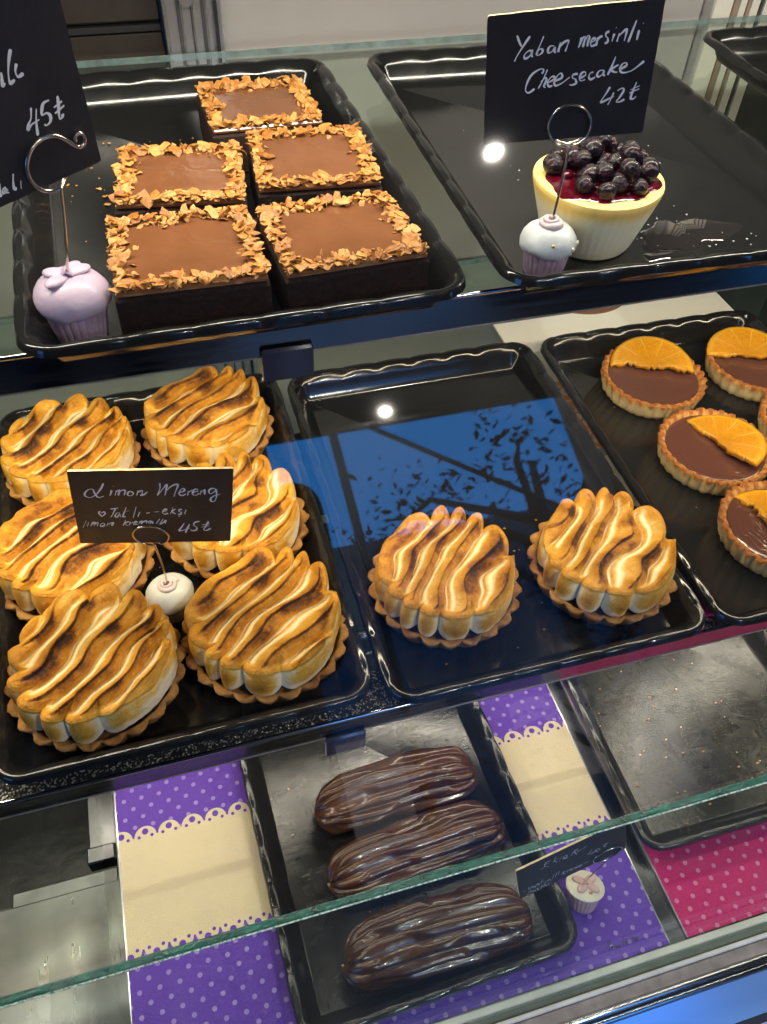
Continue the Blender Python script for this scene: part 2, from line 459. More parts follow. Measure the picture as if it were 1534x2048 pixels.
# ------------------------------------------------------------------ levels (metres; z = 0 is the rim of the middle trays)
Z_MID = -0.0245      # top of middle glass shelf
Z_UP = 0.2225        # top of upper glass shelf
Z_LOW = -0.3030      # top of steel deck
RIM_UP = 0.2474
RIM_MID = 0.0
RIM_LOW = -0.2776
TRAY_FLOOR = -0.0215
TXT = {'chz':{'O':[0.09151,0.18407,0.37309],'ex':[0.91405,-0.37339,0.15842],'ey':[0.15653,-0.03559,-0.98703],'corners':[(0.0,0.0),(91.03,0.0),(86.33,69.05),(-4.69,69.05)],'ring':[(33.36,63.27),(44.75,49.2),(57.27,60.92),(45.69,73.68),(37.94,108.62)],'strokes':[[(15.48,10.88),(16.64,14.39),(17.76,16.67)],[(22.37,11.83),(18.75,16.45),(15.4,21.18),(13.9,23.92)],[(23.06,19.03),(21.07,19.48),(19.28,21.22),(19.41,22.82),(21.08,22.65),(23.07,20.61),(23.73,18.78),(23.08,21.24),(23.75,22.57)],[(29.58,12.5),(27.99,16.05),(26.38,19.65),(25.74,21.48),(26.06,20.25),(27.7,18.83),(29.02,19.26),(28.72,20.81),(26.74,21.89),(25.74,21.48)],[(35.25,17.96),(33.28,17.78),(31.99,19.22),(32.16,21.12),(34.0,20.66),(35.6,18.61),(35.31,20.46),(36.13,21.48)],[(38.48,16.4),(37.9,18.82),(37.31,21.27)],[(37.78,19.13),(39.8,16.83),(42.7,15.86),(42.14,18.28),(41.13,21.31)],[(49.47,14.95),(48.95,17.67),(47.96,20.06)],[(48.64,17.95),(50.44,15.04),(51.41,15.13),(50.89,17.54),(50.36,19.96)],[(50.78,17.84),(52.55,14.62),(53.67,15.03),(53.14,17.13),(52.63,19.86)],[(54.16,18.15),(56.37,17.12),(56.63,16.22),(55.34,16.1),(54.36,18.16),(54.91,19.88),(56.82,19.32)],[(57.89,15.73),(57.68,17.55),(57.18,19.97)],[(57.55,17.54),(58.86,15.82),(60.44,15.36)],[(63.81,13.24),(62.26,14.01),(62.05,15.5),(63.08,16.51),(63.21,18.36),(61.66,19.14)],[(66.47,14.7),(65.96,16.48),(65.48,18.57)],[(67.07,11.86),(67.34,12.01)],[(69.01,14.63),(68.54,16.71),(68.06,18.81)],[(68.41,16.7),(70.29,14.75),(72.7,13.17),(72.35,16.46),(71.78,18.85)],[(77.37,9.14),(75.65,14.35),(73.9,19.65)],[(79.1,14.07),(78.7,16.44),(78.31,18.96)],[(80.87,10.95),(81.13,11.09)],[(28.87,31.73),(29.85,29.54),(27.49,29.33),(23.47,31.57),(20.76,35.95),(19.94,39.89),(21.8,41.27),(24.88,39.31)],[(31.86,29.72),(29.59,34.74),(26.93,39.49)],[(28.25,35.94),(30.93,33.87),(31.3,35.55),(29.99,38.42),(31.02,39.18)],[(32.0,36.94),(35.68,34.95),(35.31,33.6),(33.63,34.11),(32.0,36.6),(32.71,38.66),(34.75,38.5)],[(35.04,36.54),(39.71,34.65),(39.3,32.32),(37.32,33.45),(35.72,36.6),(36.45,38.65),(39.8,37.62),(44.08,34.7)],[(48.37,33.45),(46.04,33.57),(45.43,35.15),(47.16,36.29),(47.58,38.3),(45.26,39.09),(43.89,38.64)],[(49.82,35.86),(52.42,34.46),(52.33,32.83),(50.68,33.01),(49.45,35.18),(50.01,37.19),(52.54,36.76)],[(56.67,33.22),(55.04,33.72),(54.34,35.61),(55.56,37.02),(57.82,35.92)],[(62.26,32.74),(59.95,32.86),(58.74,34.7),(59.49,36.06),(61.41,34.93),(62.28,33.07),(62.08,34.99),(63.12,35.73)],[(68.0,26.26),(66.68,30.25),(64.43,35.52)],[(69.97,30.55),(66.21,32.77),(67.96,34.22),(69.62,34.37)],[(70.51,33.16),(73.97,31.55),(73.83,29.94),(71.92,30.41),(70.81,32.86),(72.3,34.93),(76.84,34.36),(81.14,31.55),(83.23,29.84)],[(66.22,41.91),(64.44,45.09),(62.29,48.27),(61.72,49.92),(64.04,49.1),(68.62,47.12)],[(68.46,45.1),(67.05,48.68),(65.57,51.61)],[(70.41,44.27),(72.98,43.16),(73.77,44.56),(72.03,47.75),(70.21,50.3),(72.25,50.48),(74.51,49.32)],[(80.37,40.51),(79.08,44.35),(77.83,48.93),(79.55,49.41),(80.77,48.17)],[(77.43,44.54),(82.22,42.65)],[(76.91,46.16),(82.05,44.28)]]},'lim':{'O':[-0.18039,0.13951,0.1413],'ex':[0.95963,-0.27558,0.05622],'ey':[0.07073,0.04299,-0.99657],'corners':[(0.0,-0.0),(106.27,0.0),(91.67,76.22),(-14.6,76.22)],'ring':[(25.05,65.66),(40.21,56.43),(50.61,66.94),(35.09,77.6),(36.34,115.62)],'strokes':[[(20.22,11.6),(17.2,16.78),(12.43,22.58),(7.59,25.82),(4.6,24.17),(5.68,20.61),(8.86,17.73),(11.53,17.8),(11.66,22.56),(12.99,25.96),(16.9,24.5)],[(23.56,18.72),(22.35,21.66),(20.85,24.25)],[(25.68,14.66),(25.92,14.9)],[(26.61,18.8),(24.38,24.11)],[(25.58,21.15),(28.67,18.27),(28.04,20.62),(26.45,24.16)],[(27.88,20.62),(30.42,18.91),(32.24,19.31),(30.44,24.03)],[(35.55,19.87),(33.62,21.37),(32.9,24.1),(35.14,24.4),(36.91,22.05),(35.55,19.87)],[(40.63,19.54),(38.6,24.49)],[(39.89,21.54),(43.31,19.61),(42.51,22.8),(41.29,24.56),(43.9,23.44),(46.45,20.88)],[(56.47,12.58),(55.41,17.81),(52.06,24.86)],[(52.59,24.27),(57.54,17.87),(60.75,13.86),(59.18,19.09),(57.06,24.99)],[(58.39,20.85),(63.39,15.68),(67.94,14.06),(65.53,19.86),(62.57,26.35)],[(67.32,22.28),(70.75,20.59),(70.87,18.23),(68.71,19.35),(66.68,23.46),(68.22,25.3),(71.28,23.58)],[(73.43,20.66),(71.91,25.4)],[(72.83,22.43),(75.84,20.14)],[(75.75,22.51),(79.5,21.07),(79.13,19.04),(76.99,20.17),(75.38,24.29),(77.5,25.31),(80.23,23.23)],[(81.95,20.3),(80.26,25.02)],[(81.11,22.65),(84.36,19.78),(83.56,22.72),(83.41,24.75)],[(91.71,19.39),(88.77,18.72),(86.54,21.61),(87.41,24.02),(91.01,21.14),(91.61,19.97),(90.92,25.91),(88.79,31.31),(86.35,31.85),(86.52,28.81),(89.77,25.88),(93.44,24.78)],[(9.39,46.01),(8.43,42.16),(9.6,40.3),(10.55,41.97),(12.25,40.75),(12.43,42.91),(9.39,46.01)],[(17.38,38.01),(20.69,37.47),(23.21,36.92)],[(21.08,37.48),(18.13,42.43),(15.32,46.81)],[(22.47,42.55),(20.5,42.49),(18.45,45.61),(19.29,46.92),(22.13,43.81),(21.67,46.98)],[(28.46,36.44),(25.96,41.38),(23.43,46.39),(25.48,46.19)],[(24.78,41.35),(29.44,40.22)],[(35.27,36.0),(30.24,47.86)],[(36.2,41.66),(33.74,46.67)],[(40.23,43.03),(42.69,42.72)],[(45.99,42.18),(49.29,41.64)],[(51.57,42.08),(54.22,40.89),(54.64,39.02),(52.79,40.23),(51.27,42.7),(52.57,44.64),(54.83,43.43)],[(59.76,37.29),(56.13,44.74)],[(60.92,39.2),(58.02,41.63),(59.75,44.58)],[(65.11,39.94),(63.54,39.89),(62.74,41.76),(64.05,43.05),(62.86,44.92),(61.27,44.88)],[(62.19,46.18),(61.52,47.44)],[(67.86,40.01),(65.84,44.75)],[(69.91,36.95),(70.17,37.21)],[(-2.51,50.18),(-7.41,58.3)],[(-1.5,52.16),(-3.91,56.68)],[(1.49,51.59),(-1.38,56.35)],[(-0.08,54.15),(3.02,51.89),(0.95,56.15)],[(1.93,54.21),(4.98,52.08),(3.2,56.21)],[(7.92,53.07),(6.18,54.33),(5.7,56.54),(7.86,56.08),(8.93,53.75),(7.92,53.07)],[(11.63,52.78),(9.72,56.66)],[(10.64,54.84),(15.3,52.62),(13.02,56.48)],[(24.39,50.27),(20.97,56.44)],[(26.45,51.63),(22.56,54.12),(24.75,56.54)],[(27.08,52.29),(25.52,55.78)],[(26.33,54.23),(29.08,52.35)],[(28.98,54.3),(31.31,53.06),(31.24,51.76),(29.71,53.02),(28.71,55.34),(31.22,55.02)],[(33.64,51.82),(32.08,55.43)],[(32.83,53.75),(35.3,51.61),(34.03,55.09)],[(34.75,53.15),(38.59,51.31),(37.4,54.53)],[(41.79,51.4),(39.47,52.63),(39.8,54.6),(42.03,52.05),(41.81,54.65)],[(47.83,49.63),(44.21,54.72)],[(50.21,49.69),(46.47,55.44),(49.33,53.56),(51.91,51.03),(50.23,54.89)],[(63.61,54.6),(61.17,58.47),(58.16,63.03),(61.14,62.45),(66.55,59.94)],[(66.95,56.0),(64.39,60.54),(62.07,65.82)],[(74.41,52.95),(70.95,54.15),(69.5,57.38),(71.12,59.4),(70.06,62.69),(67.09,63.28),(66.55,61.93)],[(80.41,53.11),(77.82,58.27),(75.46,62.18),(77.28,63.29),(80.56,60.99)],[(75.66,56.9),(80.73,55.72)],[(74.35,59.49),(80.29,58.07)]]},'ek':{'O':[0.08771,-0.08094,-0.16789],'ex':[0.95461,0.06412,0.29087],'ey':[0.29717,-0.13897,-0.94466],'corners':[(-0.0,-0.0),(99.27,0.0),(92.29,52.59),(-6.98,52.59)],'ring':[(60.58,42.0),(78.95,37.48),(92.25,44.2),(68.81,50.88),(60.17,80.11)],'strokes':[[(29.22,8.88),(25.14,9.0),(23.07,14.37),(26.5,18.12)],[(24.02,11.16),(27.5,12.4)],[(23.39,14.71),(18.95,16.69)],[(34.42,6.47),(30.3,15.45)],[(35.94,10.6),(32.28,12.53),(33.8,16.71)],[(39.35,10.09),(35.62,16.98)],[(39.6,15.37),(42.91,15.57),(43.05,12.38),(40.69,13.19),(39.48,16.08),(43.64,18.02)],[(51.04,10.94),(46.32,17.54)],[(48.8,13.52),(52.96,10.5),(53.28,13.31),(50.18,14.16),(51.57,19.8)],[(52.21,15.49),(56.71,15.28),(61.08,13.3)],[(65.16,24.2),(60.67,29.5),(66.55,30.69)],[(66.94,27.75),(63.3,32.31)],[(69.97,27.6),(67.6,28.44),(68.2,32.44),(71.44,30.82),(69.97,27.6)],[(78.59,25.02),(75.1,28.82),(77.86,30.89)],[(74.71,25.93),(79.92,26.41)],[(-2.49,40.57),(0.73,41.54)],[(3.76,37.69),(3.51,42.9),(6.53,39.04)],[(8.51,38.57),(6.41,41.64),(8.71,41.53),(8.6,44.15)],[(10.81,38.47),(9.51,43.36)],[(10.26,40.57),(12.51,39.5),(11.82,43.25)],[(14.04,39.43),(13.04,42.82)],[(17.01,35.59),(14.71,42.0)],[(17.1,39.28),(17.51,43.36)],[(19.9,40.64),(16.7,47.9),(14.88,49.5)],[(22.65,40.13),(20.72,42.46),(23.02,42.35),(23.4,44.58)],[(28.01,35.44),(25.2,43.0)],[(30.74,34.94),(27.95,42.49)],[(33.03,34.84),(30.95,40.49)],[(3.39,45.52),(-1.33,54.06)],[(2.78,46.68),(5.55,46.17),(3.43,49.28)],[(7.58,47.58),(5.6,49.94),(7.92,49.83),(7.81,52.49)],[(11.43,47.4),(9.75,48.23),(10.73,51.21),(9.04,52.05)],[(14.8,45.74),(12.14,51.9)],[(12.84,48.09),(15.93,47.94)],[(17.61,47.11),(15.33,49.1),(18.11,48.59),(18.02,51.25)],[(21.33,47.69),(19.52,49.28),(21.25,50.34)],[(23.64,47.58),(22.48,49.9)],[(36.68,37.99),(33.28,44.86)],[(38.5,40.88),(35.31,41.77),(36.89,46.2)],[(40.15,40.05),(38.67,44.61)],[(39.47,41.95),(41.89,41.09)],[(42.31,43.31),(43.97,42.49),(43.1,40.66),(41.99,42.96),(44.39,44.72)],[(46.06,41.27),(45.04,45.44)],[(45.58,43.39),(47.48,41.95),(46.89,44.82)],[(47.01,44.07),(50.44,42.56),(49.67,45.22)],[(52.86,41.69),(50.99,44.03),(53.3,43.92)],[(54.18,43.13),(59.67,42.12)]]},'left':{'O':[-0.207,0.10404,0.40157],'ex':[0.85743,0.50903,0.07555],'ey':[0.02909,0.09863,-0.9947],'corners':[(100.0,85.0),(100.0,10.32),(42.52,84.99)],'ring':[(59.86,70.51),(73.48,62.29),(86.79,75.12),(66.21,87.63),(64.15,127.6)],'strokes':[[(59.66,31.69),(62.12,29.32),(63.5,29.77),(64.12,29.52),(63.42,32.04),(62.96,34.66),(64.36,33.74)],[(71.44,21.77),(69.19,25.74),(67.14,30.52),(66.47,34.46),(67.49,34.57),(69.06,33.93)],[(72.03,28.0),(70.51,30.71),(70.7,33.08),(71.97,33.27),(73.78,32.71)],[(72.32,47.55),(70.76,51.97),(68.67,54.23),(67.85,56.22),(70.06,54.75),(74.6,53.9)],[(74.65,48.88),(72.78,54.24),(71.48,60.46)],[(81.91,47.5),(78.68,47.84),(76.85,50.68),(76.49,52.57),(78.83,52.41),(80.23,54.2),(79.39,56.71),(77.05,57.64),(76.19,56.8)],[(86.35,47.07),(85.83,50.39),(84.6,55.03),(84.45,57.29),(86.13,56.62),(86.17,55.6)],[(83.17,51.45),(87.95,50.13)],[(82.86,54.14),(88.41,52.32)],[(48.45,76.83),(46.45,77.62),(46.4,79.27),(48.58,78.0),(47.79,79.33),(49.26,79.98)],[(54.08,72.37),(52.77,75.93),(52.2,79.03),(53.35,79.82)],[(56.41,76.95),(55.35,80.7)],[(46.26,73.67),(44.7,78.52),(45.21,80.15)]]},'board':{'O':[0.0,0.0,-0.3],'ex':[1.0,0.0,0.0],'ey':[0.0,1.0,0.0],'corners':[],'ring':[],'strokes':[[(178.08,-126.2),(185.14,-124.76)],[(183.95,-124.77),(179.94,-133.16)],[(182.98,-130.63),(185.37,-130.62),(184.78,-129.44),(182.66,-130.88),(184.12,-132.31)],[(186.01,-130.13),(185.46,-132.01)],[(185.89,-130.77),(188.05,-130.02),(187.69,-132.29)],[(191.53,-130.99),(189.84,-131.2),(189.58,-132.48),(191.42,-131.98)],[(192.95,-129.0),(191.62,-132.38)],[(197.69,-124.84),(194.62,-131.18)],[(198.56,-128.18),(197.4,-131.96)],[(198.25,-128.78),(200.81,-128.47),(199.88,-130.26),(197.83,-130.37),(199.49,-132.55)],[(202.84,-127.66),(201.2,-132.34)],[(204.59,-128.15),(203.56,-131.64)],[(204.14,-129.4),(206.85,-128.44),(205.97,-131.63)],[(207.81,-130.43),(210.22,-130.42),(209.97,-128.62),(207.46,-130.33),(208.76,-132.41)]]}}
DOWNLIGHTS = ((0.606, -0.949, 'round downlight nearer the display case'), (0.514, -1.985, 'round downlight nearer the awning edge'))

# ------------------------------------------------------------------ materials
def tray_material(name, base, r0, r1, scr, spec=0.5, stain=0.0):
    m, nt, b = new_mat(name)
    v = coords(nt)
    f = noise(nt, v, 14, 6, 0.65, 0.3)
    setp(b, base, 0.2, spec=spec)
    rr = ramp(nt, f, [(0.35, r0), (0.7, r1)])
    lnk(nt, rr, b.inputs['Roughness'])
    if stain:
        g = noise(nt, v, 30, 8, 0.7, 0.8)
        c = ramp(nt, g, [(0.5, base), (0.72, tuple(base[i] + stain for i in range(3)))])
        lnk(nt, c, b.inputs['Base Color'])
    # scratches: stretched noise in two directions
    v2 = coords(nt, (40, 900, 1))
    s1 = noise(nt, v2, 1.0, 3, 0.5, 1.5)
    v3 = coords(nt, (700, 60, 1))
    s2 = noise(nt, v3, 1.0, 3, 0.5, 1.5)
    h = (S(nt, s1) + S(nt, s2)) * 0.5
    bump(nt, h.v, scr, 0.0004, b)
    return m


M_TRAY = tray_material('black_tray_plastic', (0.010, 0.010, 0.011), 0.07, 0.22, 0.06)
M_TRAY_UP = tray_material('black_tray_plastic_dull', (0.012, 0.012, 0.012), 0.07, 0.20, 0.08)
M_TRAY_LOW = tray_material('worn_tray_plastic', (0.020, 0.020, 0.021), 0.13, 0.28, 0.40, 0.7, 0.008)

M_GLASS = glass_mat('shelf_glass', (0.90, 0.955, 0.93))
M_PANE = glass_mat('front_pane_glass', (0.97, 0.985, 0.98), 1.5, 0.020, 0.0)
M_PANE_LOW = glass_mat('lower_pane_glass', (0.90, 0.95, 0.94), 1.5, 0.0, 0.0)
m, nt, b = new_mat('green_glass_edge')
setp(b, (0.0, 0.1, 0.08), 0.15, spec=0.6)
v = coords(nt)
lnk(nt, ramp(nt, noise(nt, v, 120, 5, 0.7), [(0.35, (0.0, 0.022, 0.020)), (0.7, (0.0, 0.095, 0.075))]), b.inputs['Base Color'])
bump(nt, noise(nt, v, 500, 3), 0.5, 0.0005, b)
M_GEDGE = m
m, nt, b = new_mat('chipped_glass_edge')
setp(b, (0.45, 0.6, 0.56), 0.25, spec=0.6)
v = coords(nt)
lnk(nt, ramp(nt, noise(nt, v, 400, 4, 0.8), [(0.40, (0.01, 0.14, 0.11)), (0.62, (0.6, 0.75, 0.7))]), b.inputs['Base Color'])
M_CHIP = m
M_SHELF_EDGE = simple('pale_glass_edge', (0.26, 0.31, 0.33), 0.2, vary=0.3, nscale=80, bumpd=0.0005)

m, nt, b = new_mat('polished_chrome')
setp(b, (0.62, 0.63, 0.66), 0.06, 1.0)
v = coords(nt, (3, 60, 60))
lnk(nt, ramp(nt, noise(nt, v, 6, 5, 0.6), [(0.35, 0.04), (0.75, 0.16)]), b.inputs['Roughness'])
M_CHROME = m
m, nt, b = new_mat('dark_chrome')
setp(b, (0.25, 0.24, 0.24), 0.05, 1.0)
v = coords(nt, (3, 60, 60))
lnk(nt, ramp(nt, noise(nt, v, 6, 5, 0.6), [(0.35, 0.06), (0.75, 0.24)]), b.inputs['Roughness'])
M_CHROME_D = m

m, nt, b = new_mat('brushed_steel')
setp(b, (0.42, 0.42, 0.43), 0.3, 1.0)
v = coords(nt, (9, 1.5, 9))
f = noise(nt, v, 5, 4, 0.55)
lnk(nt, ramp(nt, f, [(0.3, 0.22), (0.75, 0.42)]), b.inputs['Roughness'])
v2 = coords(nt, (1, 1, 1))
g = noise(nt, v2, 9, 4, 0.55, 0.4)
lnk(nt, ramp(nt, g, [(0.35, (0.055, 0.058, 0.062)), (0.6, (0.13, 0.13, 0.135))]), b.inputs['Base Color'])
M_STEEL = m

m, nt, b = new_mat('black_glitter_trim')
setp(b, (0.012, 0.012, 0.013), 0.35, 0.0, spec=0.6)
v = coords(nt)
vo = nt.nodes.new('ShaderNodeTexVoronoi')
vo.inputs['Scale'].default_value = 900
lnk(nt, v, vo.inputs['Vector'])
sepc = nt.nodes.new('ShaderNodeSeparateColor')
lnk(nt, vo.outputs['Color'], sepc.inputs[0])
fl = S(nt, sepc.outputs[0]).gt(0.78)
lnk(nt, fl.v, b.inputs['Metallic'])
lnk(nt, mix(nt, fl.v, (0.008, 0.008, 0.009), (0.75, 0.72, 0.66)), b.inputs['Base Color'])
bump(nt, vo.outputs['Distance'], 1.0, 0.0006, b)
M_GLITTER = m

M_WALL = simple('warm_grey_back_panel', (0.36, 0.34, 0.33), 0.5, vary=0.05, nscale=12, bumpd=0.0003, bscale=60)
M_ALU = simple('anodised_aluminium', (0.62, 0.62, 0.63), 0.32, 0.9, vary=0.06, nscale=30)
M_ALU_D = simple('aluminium_groove', (0.16, 0.16, 0.17), 0.35, 0.7)
M_BLACK = simple('black_rubber', (0.012, 0.012, 0.013), 0.5)
M_DARKGLASS = simple('dark_door_glass', (0.012, 0.011, 0.010), 0.05, coat=0.5)
M_CLIP = simple('dark_plastic_clip', (0.035, 0.035, 0.055), 0.22, coat=0.4)
M_ROOF = simple('case_roof_grey', (0.16, 0.155, 0.15), 0.5, vary=0.05)
M_ENDP = simple('dark_end_panel', (0.07, 0.072, 0.062), 0.15, vary=0.3, nscale=8, coat=0.3)
M_RAILW = simple('pale_seal_rail', (0.55, 0.56, 0.53), 0.35, vary=0.12, nscale=40)
M_RAILG = simple('grey_green_gasket', (0.10, 0.125, 0.11), 0.25, vary=0.2, nscale=30, coat=0.3)
M_RAILB = simple('satin_grey_rail', (0.27, 0.25, 0.24), 0.28, 0.25, vary=0.3, nscale=60)
M_PANELB = simple('sky_tinted_kick_panel', (0.24, 0.45, 0.80), 0.20, 0.5, vary=0.03, nscale=6)  # blue of the reflected sky is put into the panel's base colour
M_PANELL = simple('lilac_kick_panel', (0.50, 0.47, 0.62), 0.35, 0.5, vary=0.03, nscale=6)
M_VOID = simple('black_inner_wall', (0.004, 0.004, 0.004), 0.35, vary=0.5, nscale=14, bumpd=0.002, bscale=30)

# ------------------------------------------------------------------ the display case
case = thing('display_case', 'glass pastry display case with chrome shelf fronts and three lit levels', 'display case')
XL, XR = -0.62, 0.80

# shelves
def shelf(z_top, y0, y1, th=0.006):
    o = part('glass_shelf', MB().box((XL, y0, z_top - th), (XR, y1, z_top)), M_GLASS, case)
    e = part('shelf_edge', MB().box((XL, y1 + 0.0003, z_top - th + 0.0002), (XR, y1 + 0.0016, z_top - 0.0002)), M_SHELF_EDGE, o)
    return o
shelf(Z_UP, 0.152, 0.598)
shelf(Z_MID, 0.020, 0.575)

def fascia(y, z_top, z_bot, mat, lipmat):
    o = part('shelf_front', MB().box((XL, y, z_bot), (XR, y + 0.0022, z_top - 0.0016)), mat, case)
    part('front_lip', MB().tube([(XL, y + 0.0010, z_top - 0.0012), (XR, y + 0.0010, z_top - 0.0012)], 0.0016, 12), lipmat, o, True)
    part('lower_lip', MB().box((XL, y - 0.0006, z_bot - 0.0009), (XR, y + 0.0026, z_bot - 0.0001)), M_RAILB, o)
    return o
fu = fascia(0.1485, 0.2262, 0.2010, M_CHROME_D, M_CHROME)
fm = fascia(0.0110, -0.0236, -0.0435, M_CHROME_D, M_CHROME)
part('glitter_trim', MB().box((XL, 0.0136, -0.0285), (0.34, 0.046, -0.0242)), M_GLITTER, case)

# clips that hold the shelf fronts
for (x0, x1, y, za, zb) in ((-0.0500, -0.0168, 0.1440, 0.2075, 0.1830), (-0.0470, -0.0160, 0.0070, -0.0420, -0.0665)):
    part('shelf_clip', MB().box((x0, y, zb), (x1, y + 0.004, za), 0.0016), M_CLIP, case, True)

# LED strips: a channel with a row of small diodes
M_CHAN = simple('led_channel', (0.5, 0.5, 0.48), 0.4)
m, nt, b = new_mat('led_diode')
setp(b, (1, 1, 1), 0.5)
b.inputs['Emission Color'].default_value = (1.0, 0.86, 0.62, 1)
b.inputs['Emission Strength'].default_value = 60
M_LED = m
def led_strip(name_lbl, y, z, dy):
    c = part('led_channel', MB().box((XL, y - 0.004, z + 0.0018), (XR, y + 0.004, z + 0.004)), M_CHAN, case)
    mb = MB()
    x = XL + 0.02
    while x < XR:
        mb.box((x, y - 0.001, z + 0.0006), (x + 0.002, y + 0.001, z + 0.0017))
        x += 0.0165
    part('led_row', mb, M_LED, c, kind='stuff')
led_strip('upper', 0.163, 0.2046, 0)
led_strip('middle', 0.215, -0.0399, 0)
led_strip('front', 0.018, -0.0419, 0)
led_strip('roof', 0.24, 0.4885, 0)

# roof, ends, back wall
part('roof_panel', MB().box((XL, 0.13, 0.493), (XR, 0.66, 0.510)), M_ROOF, case)
part('end_panel', MB().box((XL - 0.012, -0.14, -0.33), (XL, 0.66, 0.493)), M_ENDP, case)
part('end_panel', MB().box((XR, -0.14, -0.33), (XR + 0.012, 0.66, 0.493)), M_ENDP, case)
YB = 0.62
part('back_panel', MB().box((XL, YB + 0.0005, -0.33), (-0.0535, YB + 0.0015, 0.170)), M_WALL, case)
part('back_panel', MB().box((0.002, YB, -0.33), (0.425, YB + 0.01, 0.493)), M_WALL, case)
part('back_panel', MB().box((0.470, YB + 0.002, -0.33), (0.535, YB + 0.012, 0.493)), M_WALL, case)
part('back_panel', MB().box((0.620, YB + 0.004, -0.33), (XR, YB + 0.014, 0.493)), M_ENDP, case)
dg = part('door_glass', MB().box((XL, YB + 0.018, -0.33), (-0.053, YB + 0.024, 0.493)), M_DARKGLASS, case)
M_BROWN = simple('brown_shelf_board', (0.028, 0.022, 0.018), 0.4, vary=0.3, nscale=20)
part('door_rail', MB().box((XL, YB + 0.002, 0.296), (-0.055, YB + 0.016, 0.312), 0.002), M_BLACK, case, True)
part('door_rail', MB().box((XL, YB + 0.004, 0.2440), (-0.055, YB + 0.017, 0.2930), 0.002), M_BROWN, case, True)
part('door_rail', MB().box((XL, YB + 0.002, 0.2360), (-0.055, YB + 0.016, 0.2420), 0.001), M_BLACK, case, True)
part('door_rail', MB().box((XL, YB + 0.004, 0.172), (-0.055, YB + 0.017, 0.2340), 0.001), M_BROWN, case, True)
# aluminium door frame: ribbed uprights
def upright(x0, w, ribs, y=YB - 0.012):
    o = part('door_frame', MB().box((x0, y, -0.33), (x0 + w, y + 0.014, 0.493), 0.001), M_ALU, case)
    n = len(ribs)
    for a, bw, dark in ribs:
        part('frame_groove' if dark else 'frame_rib', MB().box((x0 + a, y - (0.0006 if dark else 0.004), -0.33), (x0 + a + bw, y - 0.0001, 0.493)), M_ALU_D if dark else M_ALU, o)
    return o
fr = upright(-0.052, 0.054, [(0.003, 0.008, False), (0.0125, 0.0035, True), (0.0175, 0.0065, False), (0.025, 0.0015, True), (0.0275, 0.0065, False), (0.0350, 0.0035, True), (0.0400, 0.0035, False)])
part('seal_strip', MB().box((-0.0052, YB - 0.0165, -0.33), (-0.0022, YB - 0.0125, 0.493)), M_BLACK, case)
part('lock_knob', MB().tube([(-0.030, YB - 0.022, 0.268), (-0.030, YB - 0.0165, 0.268)], 0.006, 20), M_ALU, case, True)
upright(0.426, 0.043, [(0.004, 0.004, True), (0.012, 0.014, False), (0.030, 0.004, True)])
M_CREAMF = simple('cream_frame_strip', (0.72, 0.68, 0.60), 0.4)
M_TANF = simple('tan_frame_strip', (0.30, 0.22, 0.16), 0.4)
part('frame_base', MB().box((0.536, YB - 0.010, -0.33), (0.619, YB + 0.004, 0.493)), M_ALU, case)
for i, (a, w, mt) in enumerate(((0.540, 0.022, M_CREAMF), (0.564, 0.006, M_TANF), (0.572, 0.008, M_CREAMF), (0.582, 0.003, M_TANF), (0.587, 0.010, M_CREAMF), (0.599, 0.003, M_ALU_D), (0.604, 0.012, M_CREAMF))):
    part('frame_rib', MB().box((a, YB - 0.014, -0.33), (a + w, YB - 0.0102, 0.493)), mt, case)

# steel deck at the bottom, with the open well on the left
part('steel_deck', MB().box((XL, -0.1440, Z_LOW - 0.004), (XR, 0.0500, Z_LOW)), M_STEEL, case)
part('steel_deck', MB().box((-0.2420, 0.0502, Z_LOW - 0.004), (XR, YB, Z_LOW)), M_STEEL, case)
part('deck_lip', MB().box((-0.3380, 0.0502, Z_LOW - 0.010), (-0.2424, 0.0640, Z_LOW - 0.0012), 0.001), M_STEEL, case)
part('steel_bracket', MB().box((-0.2690, 0.0700, -0.318), (-0.2424, 0.0860, -0.2975), 0.0015), M_STEEL, case)
part('steel_plate', MB().box((-0.2660, 0.0864, -0.320), (-0.2424, 0.300, -0.3025)), M_STEEL, case)
part('well_floor', MB().box((XL, 0.0650, -0.47), (-0.2400, YB, -0.46)), M_VOID, case)
part('well_wall', MB().box((XL, 0.0502, -0.47), (-0.24, 0.0560, -0.3150)), M_VOID, case)
part('well_wall', MB().box((-0.2416, 0.0570, -0.459), (-0.2380, YB, -0.3080)), M_VOID, case)

